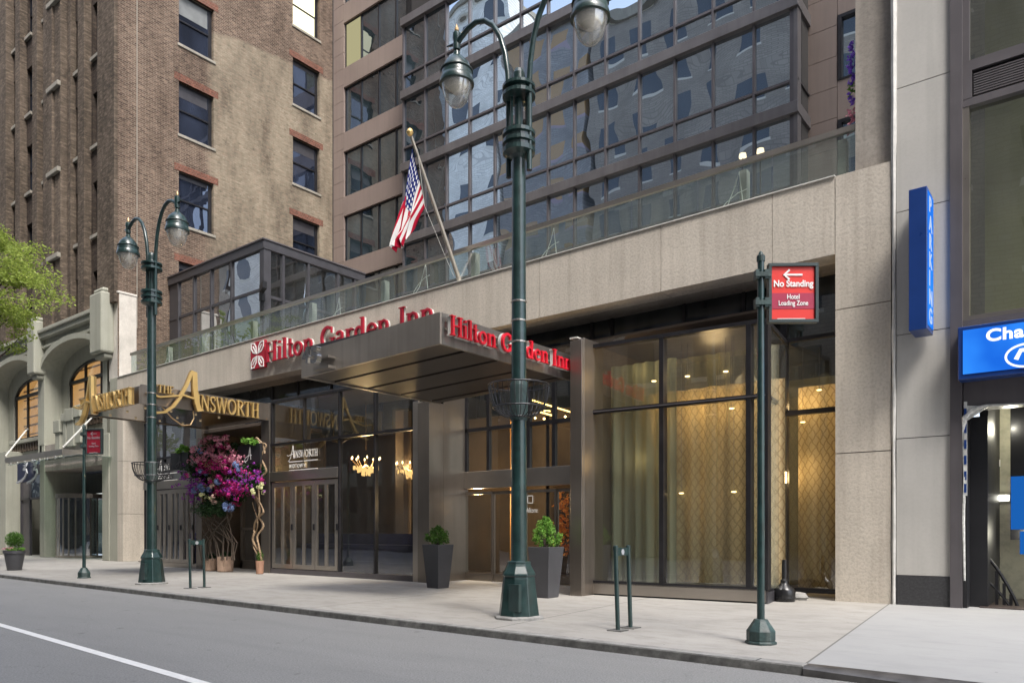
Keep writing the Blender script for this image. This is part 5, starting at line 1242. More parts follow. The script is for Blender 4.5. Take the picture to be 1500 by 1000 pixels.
def sign_post(x, y, rz, ztop, zs0, zs1, w, side, label, col1, col2, dim=False):
    t = thing('sign_post', label, 'sign', (x, y, 0), rz, 'hotel no standing sign posts')
    MB().lathe([(.17, 0), (.17, .025), (.15, .035), (.155, .05), (.155, .14), (.15, .15), (.085, .25), (.075, .27), (.05, .275)], n=8, ph=R(22.5)).build('base', M['green_worn'], t, bevel=.004)
    MB().lathe([(.042, .26), (.040, 2), (.036, ztop-.08)], n=14).build('pole', M['green'], t, smooth=True)
    MB().lathe([(.045, ztop-.12), (.045, ztop-.06), (.03, ztop-.05), (.02, ztop-.02), (0, ztop)], n=14).build('cap', M['green_worn'], t)
    s0, s1 = (.075, .075+w)
    for z in (zs1-.12, zs0+.22):
        MB().box(-.065, -.03, -.05, .05, z-.05, z+.05).box(.03, .085, -.05, .05, z-.05, z+.05).box(-.03, .03, .03, .05, z-.04, z+.04).box(-.075, .1, -.06, -.045, z-.03, z+.02).build('clamp', M['green_worn'], t)
    fr = MB().box(s0, s1, -.04, .04, zs1-.035, zs1).box(s0, s1, -.04, .04, zs0, zs0+.035).box(s0, s0+.035, -.04, .04, zs0+.035, zs1-.035).box(s1-.035, s1, -.04, .04, zs0+.035, zs1-.035).build('sign_frame', M['green_grey'], t, bevel=.003)
    H = zs1-zs0-.07; a = zs0+.035
    pl = MB().box(s0+.035, s1-.035, -.015, .02, a, zs1-.035).build('sign_panel', M[col1], t)
    MB().box(s0+.036, s1-.036, -.019, -.0155, a+H*.2, a+H*.5).build('plum_stripe', M[col2], pl)
    wt = 'white' if not dim else 'white_dim'
    xm = (s0+s1)/2
    def wr(txt, zf, size, bold, sx=.86):
        text_mesh('lettering', txt, size*w/.54, (Vector((xm, -.0235, a+H*zf)), (1, 0, 0), UP), .002, M[wt], pl, sx=sx, bold=bold, align='CENTER')
    wr('No Standing', .62, .098, .0028, .88); wr('Hotel', .385, .074, .0012, .82); wr('Loading Zone', .265, .074, .0012, .78)
    mb = MB(); f_ = (Vector((xm, -.016, a+H*.845)), Vector((1, 0, 0)), Vector((0, 0, 1)), Vector((0, -1, 0))); k_ = w/.54
    ribbon(mb, [(-.1*k_, 0), (.1*k_, 0)], .019*k_, f_, 0, .008); ribbon(mb, [(-.04*k_, .052*k_), (-.1*k_, 0), (-.04*k_, -.052*k_)], .02*k_, f_, 0, .009)
    mb.build('arrow', M[wt], pl)
    MB().box(s0+.1, s1-.14, -.0185, -.0155, a+.004, a+.012).build('sticker_edge', M['white'], pl)
    return t
sign_post(-2.94, 8.21, R(37), 4.33, 3.53, 4.18, .545, 1, 'green post with bright red No Standing hotel sign, nearest on the pavement', 'signred', 'signplum')
sign_post(-20.9, 8.55, R(24), 4.02, 3.22, 3.88, .5, 1, 'thin green post with shaded dark red No Standing sign by the cream building', 'signdarkred', 'signdarkred', True)
def rack(x, y, dy, label):
    t = thing('bicycle_rack', label, 'bicycle rack', (x, y, 0), 0, 'two-post bicycle racks')
    for s in (-1, 1):
        MB().tube([(0, s*dy/2, 0), (-.035, s*dy/2, 1.02)], .028, 12).lathe([(.034, 1.0), (.034, 1.05), (.02, 1.06)], (-.035, s*dy/2, 0), 12).build('post', M['green'], t, smooth=True)
        MB().box(-.1, .1, s*dy/2-.1, s*dy/2+.1, 0, .012).build('foot_plate', M['kerb_face'], t)
    MB().box(-.045, -.025, -dy/2, dy/2, .93, 1.03).build('cross_plate', M['green'], t)
    b = MB().add([(-.018, .04*math.cos(k_*math.pi/3), .975+.04*math.sin(k_*math.pi/3)) for k_ in range(6)]+[(-.023, .04*math.cos(k_*math.pi/3), .975+.04*math.sin(k_*math.pi/3)) for k_ in range(6)],
        [(0, 1, 2, 3, 4, 5), (6, 11, 10, 9, 8, 7)]+[(k_, (k_+1) % 6, 6+(k_+1) % 6, 6+k_) for k_ in range(6)]).build('badge', M['num_grey'], t)
    return t
rack(-4.72, 8.33, .32, 'leaning green two-post rack on the pavement before the curtained bay')
rack(-15.35, 8.58, .32, 'green two-post rack between the far lamp post and the flowers')
# planters
def square_planter(x, y, label, seed, leafm, hh):
    rnd = random.Random(seed)
    t = thing('planter', label, 'planter', (x, y, 0), 0, 'tapered square planters at the hotel entrance')
    a, b, h = .17, .245, .94
    MB().add([(-a, -a, 0), (a, -a, 0), (a, a, 0), (-a, a, 0), (-b, -b, h), (b, -b, h), (b, b, h), (-b, b, h), (-b+.03, -b+.03, h), (b-.03, -b+.03, h), (b-.03, b-.03, h), (-b+.03, b-.03, h), (-b+.03, -b+.03, h-.06), (b-.03, -b+.03, h-.06), (b-.03, b-.03, h-.06), (-b+.03, b-.03, h-.06)],
        [(0, 3, 2, 1), (0, 1, 5, 4), (1, 2, 6, 5), (2, 3, 7, 6), (3, 0, 4, 7), (4, 5, 9, 8), (5, 6, 10, 9), (6, 7, 11, 10), (7, 4, 8, 11), (8, 9, 13, 12), (9, 10, 14, 13), (10, 11, 15, 14), (11, 8, 12, 15), (12, 13, 14, 15)]).build('pot', M['planter'], t, bevel=.008)
    mb = MB(); cl = []
    for k_ in range(26):
        q = k_/25; ang = k_*2.4; rr = .22*math.sin(math.pi*min(1, .25+q*.75))*(.6+.6*rnd.random())
        cl.append(((rr*math.cos(ang), rr*math.sin(ang), h+.05+q*hh), (.075, .075, .08)))
    leaves(mb, cl, 2300, .024, rnd=rnd); sh = mb.build('shrub', M[leafm], t)
    mb = MB()
    for k_ in range(9): a_ = rnd.uniform(0, 6.28); mb.tube([(0, 0, h-.08), (.14*math.cos(a_), .14*math.sin(a_), h+hh*.7*rnd.uniform(.5, 1.2))], [.012, .005], 5)
    mb.build('stem', M['bark'], sh)
square_planter(-11.32, 11.85, 'charcoal tapered planter with a small shrub against the left steel column of the entrance', 3, 'box_leaf', .3)
square_planter(-8.12, 11.4, 'charcoal tapered planter with a bright green shrub right of the near lamp post', 5, 'lime_leaf', .46)
t = thing('round_planter', 'round charcoal pot with clipped ball shrub at the far left pavement', 'planter', (-26.6, 8.85, 0))
MB().lathe([(.19, 0), (.2, .03), (.28, .52), (.31, .53), (.31, .62), (.28, .62), (.27, .57)], n=28).build('pot', M['planter'], t, smooth=True)
mb = MB(); leaves(mb, [((0, 0, .95), (.26, .26, .26))], 2600, .024); mb.build('ball_shrub', M['box_leaf'], t)
mb = MB(); leaves(mb, [((random.uniform(-.28, .28), random.uniform(-.2, .2), .66), (.09, .09, .06)) for _ in range(9)], 500, .03); mb.build('trailing_leaves', M['lime_leaf'], t)
mb = MB(); leaves(mb, [((random.uniform(-.3, .3), -.2+random.uniform(-.1, .1), .68), (.05, .05, .04)) for _ in range(9)], 90, .022); mb.build('blossoms', M['pinkf'], t)
# black weighted base by the bay
p = PY(1149, 879, 13.35)
t = thing('barrier_base', 'black bottle shaped weighted base standing in the corner by the bay window', 'stand', (p.x, p.y, 0))
MB().lathe([(.17, 0), (.185, .02), (.185, .19), (.16, .24), (.08, .3), (.065, .33), (.065, .37), (.045, .39), (.045, .6), (.04, .72), (.04, .73)], n=28).build('body', M['rubber'], t, smooth=True)
MB().lathe([(.19, .055), (.192, .06), (.192, .075), (.19, .08)], n=28).build('rib', M['rubber'], t)
p = PY(1166, 872, 13.9); MBx = MB().lathe([(.16, 0), (.2, .05), (.15, .12), (.05, .14), (0, .14)], (0, 0, 0), 14, sy=.7)
o = MBx.build('grey_sack', M['kerb'], None, smooth=True); o.location = (p.x+.05, 13.8, 0); tag(o, 'grey sandbag lying behind the black weighted base', 'bag')
# ---------------- flower arrangement
Yf = 12.15
fa = thing('flower_arrangement', 'big cloud of magenta, pink, violet and blue flowers over the restaurant doorway', 'flowers', (XU(320, Yf), Yf, 0))
fr_ = random.Random(11)
def fpt(u, v, dy=0): p = PY(u, v, Yf+dy); return p-Vector(fa.location)
lf = MB()
cl = [(fpt(u, v, fr_.uniform(-.1, .5)), (.28, .25, .25)) for u, v in ((300, 665), (320, 655), (345, 660), (330, 690), (300, 700), (350, 700), (370, 705), (310, 725), (340, 735), (378, 690), (290, 690), (325, 745), (305, 745), (350, 725))]
leaves(lf, cl, 6500, .05, rnd=fr_); leaves(lf, [(c+Vector((0, -.3, 0)), r) for c, r in cl], 1500, .045, rnd=fr_); lf.build('foliage', M['dark_leaf'], fa)
def blossom(mb, c, r, n=26):
    for k_ in range(n):
        d = Vector((fr_.gauss(0, 1), fr_.gauss(0, 1)-.5, fr_.gauss(0, 1))).normalized(); p = c+d*r*.75
        a = d.cross(Vector((fr_.random(), fr_.random(), fr_.random()))).normalized(); b = d.cross(a).normalized(); s = r*.3
        mb.add([p-a*s, p+b*s+d*s*.2, p+a*s, p-b*s+d*s*.2], [(0, 1, 2, 3)])
spec = [('pinkf', [(298, 650), (291, 660), (287, 672), (303, 664), (312, 660), (324, 668), (331, 676), (345, 665), (341, 672), (293, 684), (322, 650)], 9, .11, .16),
        ('magenta', [(333, 672), (326, 680), (316, 684), (300, 690), (333, 694), (317, 704), (355, 690), (352, 712), (360, 716), (345, 718), (348, 722), (372, 700), (330, 710)], 10, .09, .16),
        ('violet', [(274, 697), (278, 706), (284, 712), (281, 720), (290, 700), (348, 700), (356, 704), (364, 700), (372, 697), (337, 716), (344, 708), (288, 726), (302, 712), (380, 702)], 12, .075, .2),
        ('crimson', [(310, 672), (338, 686), (320, 720), (325, 712), (308, 680), (340, 728), (322, 656), (300, 676)], 9, .09, .2),
        ('bluef', [(301, 663), (297, 691), (290, 715), (297, 718), (303, 712), (355, 685), (329, 738), (337, 741), (325, 743), (321, 702)], 3, .12, .08),
        ('creamf', [(295, 702), (306, 701), (311, 711), (312, 722), (318, 726), (316, 735), (323, 735), (308, 731), (327, 700)], 1, .085, .02),
        ('yellowf', [(307, 728), (381, 708), (380, 720), (384, 713), (303, 726)], 3, .08, .07)]
names = {'pinkf': 'pink_blossoms', 'magenta': 'magenta_blossoms', 'violet': 'violet_blossoms', 'crimson': 'crimson_blossoms', 'bluef': 'blue_blossoms', 'creamf': 'cream_roses', 'yellowf': 'yellow_blossoms'}
for m_n, pts, per, r_, spread in spec:
    mb = MB()
    for (u, v) in pts:
        for k_ in range(per):
            c = fpt(u, v, fr_.uniform(-.3, .05))+Vector((fr_.gauss(0, spread*.75), fr_.gauss(0, .12), fr_.gauss(0, spread*.75)))
            blossom(mb, c, r_*fr_.uniform(.7, 1.1), 30 if per < 4 else 14)
    mb.build(names[m_n], M[m_n], fa)
for sq in (((267, 654), (273, 658), (262, 660)), ((366, 645), (372, 648), (360, 646))):
    mb = MB(); leaves(mb, [(fpt(u, v), (.16, .1, .08)) for u, v in sq], 210, .06, rnd=fr_); mb.build('pale_sprig', M['lime_leaf'], fa)
mb = MB()
for k_ in range(14):
    u0 = fr_.uniform(292, 345); u1 = fr_.uniform(285, 350); 
    pts = [fpt(u0, 820, .1), fpt(u0+fr_.uniform(-8, 8), 795, .1), fpt((u0+u1)/2+fr_.uniform(-9, 9), 775, .1), fpt(u1+fr_.uniform(-6, 6), 755, .1), fpt(u1, 735, .1)]
    mb.tube(pts, [.02, .016, .013, .011, .008], 5)
mb.tube([fpt(291, 795), fpt(279, 770), fpt(277, 750), fpt(287, 738)], .01, 5)
mb.build('trailing_branches', M['twig'], fa)
for i, (u, v, r_, h) in enumerate(((304.5, 832, .2, .38), (325.5, 832, .235, .46))):
    x = XU(u, 12.35); t = thing('ribbed_pot', ['smaller', 'larger'][i]+' ribbed tan pot under the flowers', 'pot', (x, 12.45, 0), 0, 'tan pots in the restaurant doorway')
    mb = MB(); n = 48; prof = [(.8, 0), (.97, .06), (1, .9), (1, 1)]; vs = []
    for (q, z) in prof:
        for k_ in range(n): rr = r_*q*(.955 if k_ % 2 else 1); vs.append((rr*math.cos(k_*2*math.pi/n), rr*math.sin(k_*2*math.pi/n), z*h))
    fs = [(a*n+k_, a*n+(k_+1) % n, (a+1)*n+(k_+1) % n, (a+1)*n+k_) for a in range(3) for k_ in range(n)]+[tuple(3*n+k_ for k_ in range(n))]
    mb.add(vs, fs).build('pot', M['wicker'], t)
    mb = MB(); leaves(mb, [((0, 0, h+.05), (r_*.7, r_*.7, .1))], 260, .045, rnd=fr_); mb.build('leaves', M['dark_leaf'], t)
# twisted branch by the steel pilaster
tb = thing('twisted_branch', 'pair of entwined bare tan branches climbing the steel pilaster', 'branch', (XU(381, 12.4), 12.4, 0))
def tp(u, v): return PY(u, v, 12.4)
s_a = [(381, 828), (380, 812), (372, 792), (374, 780), (370, 776), (374, 765), (382, 752), (377, 738), (368, 722), (372, 712), (380, 700), (388, 690), (386, 676), (380, 668), (379, 652), (376, 643), (379, 642), (384, 652), (387, 664)]
s_b = [(382, 828), (381, 800), (378, 785), (384, 770), (380, 757), (388, 750), (380, 738), (374, 726), (382, 735), (378, 715), (376, 700), (384, 682), (383, 668), (388, 652), (383, 648)]
s_c = [(381, 815), (372, 800), (369, 786), (377, 775), (379, 760), (370, 744), (369, 735)]
for k_, (sq, r0) in enumerate(((s_a, .035), (s_b, .028), (s_c, .016))):
    pts = [tp(u, v)+Vector((0, .05*math.sin(i*1.9+k_*2), 0)) for i, (u, v) in enumerate(sq)]
    sm = []
    for i in range(len(pts)-1):
        a = pts[max(i-1, 0)]; b = pts[i]; c = pts[i+1]; d = pts[min(i+2, len(pts)-1)]
        for j in range(4):
            q = j/4; sm.append(.5*((2*b)+(c-a)*q+(2*a-5*b+4*c-d)*q*q+(3*b-a-3*c+d)*q**3))
    sm.append(pts[-1])
    B(MB().tube(sm, [r0*(1-.3*i/len(sm)) for i in range(len(sm))], 7), 'branch', M['vine'], tb, smooth=True)
t = thing('small_pot', 'slim terracotta pot at the foot of the twisted branch', 'pot', (XU(380.5, 12.4), 12.4, 0)); MB().lathe([(.08, 0), (.1, .02), (.12, .38), (.1, .38)], n=20).build('pot', M['terra'], t, smooth=True)
mb = MB(); leaves(mb, [((0, 0, .5), (.09, .09, .18))], 220, .035); mb.build('leaves', M['box_leaf'], t)
# ---------------- street tree at the left
TX, TY = -30.2, 9.4
tr = thing('street_tree', 'bright spring green street tree reaching in from the left edge', 'tree', (TX, TY, 0))
rt = random.Random(5)
mb = MB(); mb.tube([(0, 0, 0), (.05, 0, 2.5), (-.05, .05, 5), (.1, 0, 8), (.1, 0, 10.5)], [.19, .15, .12, .08, .03], 10); mb.build('trunk', M['bark'], tr, smooth=True)
mb = MB(); tips = []
for k_ in range(34):
    z = rt.uniform(7.0, 10.6); a = rt.uniform(0, 6.28); L = rt.uniform(.9, 1.95)*(1-.4*abs(z-9.2)/3)
    e = Vector((math.cos(a)*L, math.sin(a)*L, z+rt.uniform(.2, 1.2))); m_ = Vector((math.cos(a)*L*.5, math.sin(a)*L*.5, z+.5))
    mb.tube([(0, 0, z), m_, e], [.04, .025, .008], 5)
    for q in range(4): tips.append((m_.lerp(e, rt.random()*1.15), (.5, .5, .22)))
mb.build('limbs', M['bark'], tr)
for (u, v) in ((30, 372), (50, 385), (68, 400), (58, 420), (80, 432), (85, 440), (40, 440), (30, 410), (62, 450), (15, 390), (10, 430), (20, 360), (20, 465), (72, 414)):
    tips.append((PY(u, v, TY+rt.uniform(-.6, .6))-Vector((TX, TY, 0)), (.45, .5, .2)))
mb = MB(); leaves(mb, tips, 17000, .056, rnd=rt); mb.build('crown', M['spring'], tr)
# ================================================================== right-hand building
XR0 = X1+.075
rb = thing('office_building', 'grey stone and dark metal building with blue signs at the right edge', 'building', (XR0, YF, 0))
XA1, XB1 = XU(1392, YF), XU(1410, YF)
zj = [ZY(1350, 843, YF), ZY(1350, 640, YF), ZY(1350, 486, YF), ZY(1350, 303, YF), ZY(1350, 119, YF)]
zj += [zj[-1]+(zj[-1]-zj[-2])*k_ for k_ in (1, 2, 3)]
zj += [zj[-1]+6]
for i in range(len(zj)-1): B(MB().box(XR0, XA1, YF, YF+1.5, zj[i]+.007, zj[i+1]-.007), 'stone_pilaster', M['grey_panel'], rb)
B(MB().box(XR0+.02, XA1-.02, YF+.02, YF+1.5, .5, 30), 'pilaster_core', M['joint'], rb)
B(MB().box(XR0, XA1, YF-.012, YF+1.5, 0, zj[0]), 'granite_plinth', M['granite'], rb)
XE = XB1+5
B(MB().box(XA1+.004, XB1, YF-.05, YF+.6, 0, 30), 'metal_jamb', M['mullion'], rb)
zs1, zs0 = ZY(1403, 483, YF-.2), ZY(1403, 559, YF-.2)
zw0 = ZY(1410, 470, YF); zw1 = ZY(1410, 158, YF); zl1 = ZY(1410, 98, YF)
for (q0, q1) in ((zw1, zw1+.12), (zl1-.1, zl1+.02), (zw0-.2, zw0)): B(MB().box(XB1, XE, YF, YF+.25, q0, q1), 'window_rail', M['mullion'], rb)
mb = MB(); n = 9
for j in range(n):
    z = zw1+.16+j*(zl1-zw1-.3)/n; mb.box(XB1+.15, XE, YF+.02, YF+.12, z, z+.022)
B(mb, 'louvre', M['mullion'], rb); B(MB().box(XB1, XE, YF+.2, YF+.25, zw1+.1, zl1-.1), 'louvre_back', M['black'], rb)
B(MB().box(XB1, XB1+.13, YF-.004, YF+.2, zw1+.121, zl1-.101), 'louvre_frame', M['mullion'], rb)
for (z0, z1) in ((zw0, zw1), (zl1, zl1+2.8)):
    wi = B(MB().box(XB1, XB1+.09, YF+.01, YF+.2, z0, z1).box(XB1+.09, XE, YF+.01, YF+.2, z0, z0+.07), 'window', M['steel_light'] if z0 == zw0 else M['mullion'], rb)
    B(MB().quad((XB1+.05, YF+.12, z0), (XE, YF+.12, z0), (XE, YF+.12, z1), (XB1+.05, YF+.12, z1)), 'pane', M['olive_glass'], wi)
B(MB().box(XB1+.05, XE, YF+2.5, YF+2.6, zw0-.3, 25).box(XB1+.9, XB1+1.5, YF+.6, YF+1.1, zw0-.3, zw1), 'office_wall', M['interior_olive'], rb)
B(MB().box(XB1, XE, YF+.2, 20, zl1+2.9, 30), 'upper_wall', M['grey_panel'], rb)
# garage entrance below the sign
zo = ZY(1430, 597, YF)
B(MB().box(XB1+.004, XE, YF, YF+.4, zo, zs0+.15), 'door_lintel', M['mullion'], rb, bevel=.01)
xg = XU(1447, YF+.35)
B(MB().box(XB1+.004, XB1+.06, YF+.02, YF+.4, 0, zo).box(XB1+.06, xg, YF+.33, YF+.39, 0, zo-.1), 'black_door', M['black'], rb)
B(MB().box(xg-.05, XE+2, YF+.9, YF+1.02, 4.15, 4.6).box(xg, XE+2, YF+4.2, YF+4.3, -1, 5), 'doorway_back', M['black'], rb)
B(MB().box(xg-.12, xg+.0, YF+.4, YF+4.4, -.0, 4.5), 'stair_side_wall', M['black'], rb)
B(MB().box(XU(1480, YF+1.5), XE+1, YF+1.5, YF+1.6, ZY(1475, 790, YF+1.5), 4.3), 'dark_partition', M['black'], rb)  # black box stands for the unlit interior beyond the cream wall
B(MB().box(xg, XE+1, YF+2.2, YF+2.3, -.5, 3.95), 'stair_wall', M['stair_cream'], rb)
B(MB().box(xg+.35, xg+1.0, YF+1.9, YF+2.2, 2.1, 4.3), 'dark_post', M['black'], rb) if False else None
B(MB().box(xg-.1, XE+1, YF+.2, YF+2.6, .004, .02), 'doorway_floor', M['interior_floor'], rb)
# crumpled white plastic round the opening
mb = MB(); pts = []
for (u, v) in ((1413, 850), (1411, 760), (1413, 700), (1411, 640), (1413, 612), (1424, 600), (1445, 594), (1500, 591), (1560, 586)): pts.append(PY(u, v, YF-.03))
mb.tube([p+Vector((0, .03*math.sin(i*3), 0)) for i, p in enumerate(pts)], [.015, .025, .02, .025, .04, .04, .02, .012, .012], 7)
a, b, c = PY(1413, 618, YF-.02), PY(1413, 594, YF-.02), PY(1450, 594, YF-.02); mb.add([a, b, c, a+Vector((0, .03, 0)), b+Vector((0, .03, 0)), c+Vector((0, .03, 0))], [(0, 1, 2), (3, 5, 4), (0, 2, 5, 3)])
B(mb, 'plastic_seal', M['crumpled'], rb, smooth=True)
x_ = XB1+.045; o_ = B(MB().box(x_-.02, x_+.02, YF-.05, YF, 1.8, 3.3), 'blue_label_strip', M['white_dim2'], rb)
for z in (1.85, 2.05, 2.3, 2.55, 2.8, 3.05): B(MB().box(x_-.018, x_+.018, YF-.056, YF-.052, z, z+.14), 'blue_mark', M['blue'], o_)
mb = MB()
yst = YF+.75
hp = [PY(u, v, yst) for u, v in ((1440, 813), (1449, 818), (1458, 829), (1467, 842), (1476, 857), (1485, 874), (1492, 890), (1497, 905))]
lp = [PY(u, v, yst) for u, v in ((1440, 848), (1449, 852), (1460, 863), (1472, 877), (1483, 893))]
for u in (1460, 1471, 1481, 1489):
    p = PY(u, 800, yst); zt_ = min(PY(u, 818+(u-1449)*1.62, yst).z, 1.2); mb.box(p.x-.022, p.x+.022, yst-.02, yst+.02, -.2, zt_)
mb.tube(hp, .026, 8); mb.tube(lp, .022, 8)
st = thing('stair_railing', 'black curved stair handrail going down inside the dark stair doorway', 'railing', tuple(hp[0])); B(mb, 'rail', M['black'], st)
for i, (u, v, w) in enumerate(((1453, 678, 9), (1467, 729, 10))):
    p = PY(u, v, YF+2.05); t = thing('tube_light', ['upper', 'lower'][i]+' short glowing fluorescent light on the cream stair wall', 'light', tuple(p))
    MB().box(-.1, .1, -.03, .03, -.04, .04).build('tube', M['tube'], t); MB().box(-.12, .12, .03, .1, -.06, .06).build('housing', M['white'], t)
pt_light('stair_light2', (xg+.5, YF+1.4, 1.2), 14, (1, .95, .75))
pt_light('stair_light', (xg+.25, YF+1.5, 3.0), 34, (1, .95, .75))
p, q = PY(1481, 775, YF+.7), PY(1530, 696, YF+.7)
t = thing('blue_board', 'blue backlit board hanging inside the dark stair doorway', 'sign', tuple(p)); B(MB().box(p.x, q.x, YF+.66, YF+.72, p.z, q.z).box(p.x+.12, q.x, YF+.68, YF+.74, p.z-.4, p.z-.03), 'board', M['blue_board'], t)
# blue fascia sign
fs_ = thing('lit_sign', 'wide backlit blue sign with white bold letters over the dark stair doorway', 'sign', (XA1, YF-.3, zs0))
xs0 = XU(1403, YF-.35); xs1 = xs0+4.5
B(MB().box(xs0, xs1, YF-.35, YF-.05, zs0, zs1), 'sign_box', M['blue'], fs_, bevel=.01)
B(MB().box(xs0+.07, xs1-.07, YF-.362, YF-.352, zs0+.08, zs1-.06), 'lit_face', M['blue_lit'], fs_)
pc = PY(1444, 500, YF-.37)
def f_():
    text_mesh('lettering', 'Cham', .25, (pc, (1, 0, 0), UP), .01, M['white_lit'], fs_, sx=1.15, bold=.0075, spacing=1.06)
LT(fs_, f_)
pe = PY(1500, 520, YF-.37); mb = MB(); fr2 = (Vector((pe.x+.04, YF-.363, pe.z)), Vector((1, 0, 0)), Vector((0, 0, 1)), Vector((0, -1, 0)))
ribbon(mb, arc(0, 0, .27, .17, 0, 360, 32), .03, fr2, 0, .008); ribbon(mb, [(-.14, -.05), (-.08, .08), (.1, .08), (.16, .0), (.1, -.08)], .06, fr2, 0, .0095); B(mb, 'oval_emblem', M['white_lit'], fs_)
# vertical blade sign
xb0, xb1 = XU(1331, YF-.5), XU(1359, YF-.5)
yb0 = YF-.62
zb1, zb0 = ZY(1345, 275, yb0), ZY(1345, 483, yb0)
xl_, xr2 = XU(1331, yb0), XU(1358, yb0)
bs = thing('blade_sign', 'tall narrow blue vertical sign with lit white letters on its right side', 'sign', (xl_, yb0, zb0))
B(MB().box(xl_, xr2, yb0, YF-.08, zb0, zb1), 'sign_box', M['blue'], bs, bevel=.008)
B(MB().box(xr2+.001, xr2+.012, yb0+.04, YF-.12, zb0+.08, zb1-.06), 'lit_face', M['blue_lit'], bs)
def f_():
    for i, ch in enumerate('PARKING'):
        z = zb1-.1-(i+1)*(zb1-zb0-.2)/7; text_mesh('letter', ch, .34, (Vector((xr2+.013, yb0+.09, z+.03)), (0, 1, 0), UP), .006, M['pale_lit'], bs, sx=1.1, bold=.006)
LT(bs, f_)
B(MB().box(xl_+.1, xl_+.2, YF-.08, YF, zb0+.4, zb0+.5).box(xl_+.1, xl_+.2, YF-.08, YF, zb1-.5, zb1-.4), 'bracket', M['steel_light'], bs)
# white flashing strip between the buildings
mb = MB(); rz_ = random.Random(3)
pts = [Vector((X1+.036+rz_.uniform(-.004, .004), YF+.0, z*.5)) for z in range(0, 60)]
mb.tube(pts, [(.045 if z > 14 else .03)+rz_.uniform(-.004, .008) for z in range(60)], 6)
o = mb.build('flashing_strip', M['grey_white'], None, smooth=True); tag(o, 'crumpled white weather strip in the gap between podium pier and grey building', 'strip')
# ================================================================== buildings across the street (they show in the glass)
def opp(name, label, x0, x1, h, wallm, ww=1.4, wh=2.0, px=3.0, pz=3.7, y=-7.5, lint=True):
    t = thing(name, label, 'building', (x0, y, 0), 0)
    mb = MB(); mb.box(x0, x1, y-12, y, 0, h); B(mb, 'wall', wallm, t)
    B(MB().box(x0-.1, x1+.1, y-12, y+.4, h, h+.6), 'cornice', M['sillstone'], t)
    return t
def opp_mat(name, wall, win, px, pz, wf, hf, sill, extra=None):
    m, nt, out = newmat(name); k = N(nt); p = k.pos(); sp = k.n('ShaderNodeSeparateXYZ', {0: p})
    fx = k.math('FRACT', k.math('DIVIDE', sp.outputs[0], px)); fz = k.math('FRACT', k.math('DIVIDE', sp.outputs[2], pz))
    inx = k.math('LESS_THAN', k.math('ABSOLUTE', k.math('SUBTRACT', fx, .5)), wf/2); inz = k.math('LESS_THAN', k.math('ABSOLUTE', k.math('SUBTRACT', fz, .5)), hf/2)
    w = k.math('MULTIPLY', inx, inz)
    sl = k.math('MULTIPLY', k.math('LESS_THAN', k.math('ABSOLUTE', k.math('SUBTRACT', fx, .5)), wf/2+.03), k.math('LESS_THAN', k.math('ABSOLUTE', k.math('SUBTRACT', fz, .5-hf/2-.03)), .03))
    cb = k.n('ShaderNodeCombineXYZ', {0: sp.outputs[0], 1: sp.outputs[2]})
    br = k.n('ShaderNodeTexBrick', {'Vector': cb.outputs[0], 'Color1': (*wall, 1), 'Color2': (*[c*1.25 for c in wall], 1), 'Mortar': (*[c*.78 for c in wall], 1), 'Scale': 1.0, 'Mortar Size': .022, 'Brick Width': .5, 'Row Height': .17})
    c = k.mix(k.ramp(k.noise(p, .4, 5), [(.35, 0), (.65, .5)]), br.outputs[0], tuple(q*.5 for q in wall))
    c = k.mix(sl, c, sill); c = k.mix(w, c, win)
    gf = k.math('LESS_THAN', sp.outputs[2], 7.5); c = k.mix(gf, c, (.03, .028, .03));  # deep shade of the lowest floors painted into the wall colour
    b = k.n('ShaderNodeBsdfPrincipled', {'Base Color': c, 'Roughness': k.math('SUBTRACT', .9, k.math('MULTIPLY', w, .85)), 'Specular IOR Level': .6})
    nt.links.new(b.outputs[0], out.inputs[0]); return m
opp('opposite_brick_building', 'tan brick building across the street seen reflected in the glass', -34, 26, 44, opp_mat('opposite brick', (.25, .225, .2), (.04, .05, .065), 3.1, 3.6, .42, .5, (.5, .48, .43)))
opp('opposite_stone_building', 'pale stone building across the street seen reflected in the glass', -66, -44, 52, opp_mat('opposite stone', (.75, .75, .73), (.07, .08, .1), 3.6, 4.0, .35, .5, (.6, .6, .56)))
opp('opposite_glass_building', 'blue grey office building across the street seen reflected in the glass', -43.5, -34.5, 46, opp_mat('opposite office', (.25, .25, .26), (.35, .22, .1), 2.6, 3.3, .6, .45, (.3, .25, .3)))
opp('opposite_corner_building', 'brown brick corner building across the street seen reflected in the glass', -110, -66.5, 66, opp_mat('opposite corner brick', (.33, .29, .24), (.04, .045, .05), 3.4, 3.9, .36, .52, (.5, .48, .43)))
opp('opposite_far_building', 'long grey building far down the street seen reflected in the brick tower windows', -420, -110.5, 75, opp_mat('opposite far', (.13, .11, .1), (.03, .035, .04), 3.4, 3.9, .36, .52, (.3, .28, .25)))
t = thing('opposite_tree', 'green tree across the street seen reflected in the pavilion glass', 'tree', (-60, -3.5, 0))
MB().tube([(0, 0, 0), (0, 0, 14)], [.3, .08], 8).build('trunk', M['bark'], t)
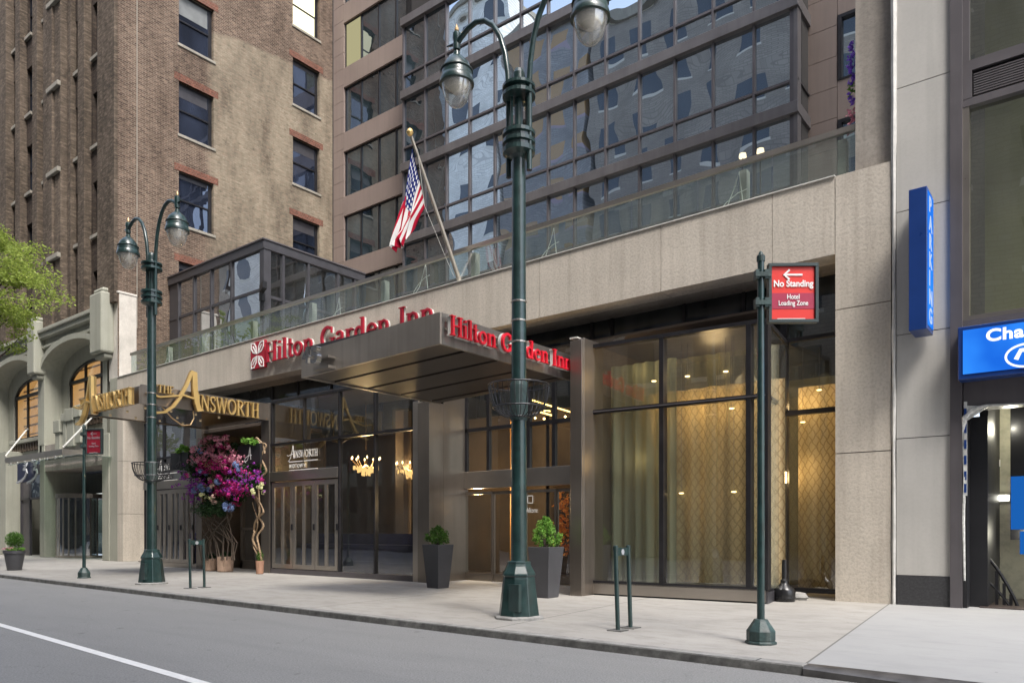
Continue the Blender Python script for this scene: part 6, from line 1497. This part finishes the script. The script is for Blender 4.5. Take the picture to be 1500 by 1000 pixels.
mb = MB(); leaves(mb, [((rt.gauss(0, 2.2), rt.gauss(0, 1.5), 13.5+rt.gauss(0, 3)), (1.1, 1.1, .9)) for _ in range(40)], 4500, .22, rnd=rt); mb.build('crown', M['spring'], t)
# ================================================================== light
w = bpy.data.worlds.new('World'); SC.world = w; w.use_nodes = True; nt = w.node_tree; nt.nodes.clear()
sky = nt.nodes.new('ShaderNodeTexSky'); sky.sky_type = 'NISHITA'; sky.sun_disc = False
SUN_EL, SUN_AZ = R(56), Vector((.86, -.5, 0)).normalized()   # towards the sun
sky.sun_elevation = SUN_EL; sky.sun_rotation = math.atan2(SUN_AZ.x, SUN_AZ.y)
sky.air_density = 1.0; sky.dust_density = 3.0; sky.ozone_density = 1.0
bg = nt.nodes.new('ShaderNodeBackground'); bg.inputs[1].default_value = .15; wo = nt.nodes.new('ShaderNodeOutputWorld')
hs = nt.nodes.new('ShaderNodeHueSaturation'); hs.inputs['Saturation'].default_value = .72
nt.links.new(sky.outputs[0], hs.inputs['Color']); nt.links.new(hs.outputs[0], bg.inputs[0]); nt.links.new(bg.outputs[0], wo.inputs[0])
l = bpy.data.lights.new('sun', 'SUN'); l.energy = 1.5; l.angle = R(18); l.color = (1, .965, .92)
so = bpy.data.objects.new('sun', l); COL.objects.link(so)
d = Vector((SUN_AZ.x*math.cos(SUN_EL), SUN_AZ.y*math.cos(SUN_EL), math.sin(SUN_EL))); so.rotation_euler = d.to_track_quat('Z', 'Y').to_euler()
SC.view_settings.view_transform = 'Standard'; SC.view_settings.look = 'None'; SC.view_settings.gamma = 1; SC.view_settings.use_curve_mapping = False
SC.view_settings.exposure = 1.64
cam = bpy.data.cameras.new('camera'); co = bpy.data.objects.new('camera', cam); COL.objects.link(co)
co.location = (0, 0, EYE); co.rotation_euler = (R(90), 0, YAW)
cam.sensor_fit = 'HORIZONTAL'; cam.sensor_width = 36; cam.lens = 36*F/1500; cam.shift_y = (HOR-500)/1500; cam.clip_end = 2000; cam.clip_start = .05
SC.camera = co
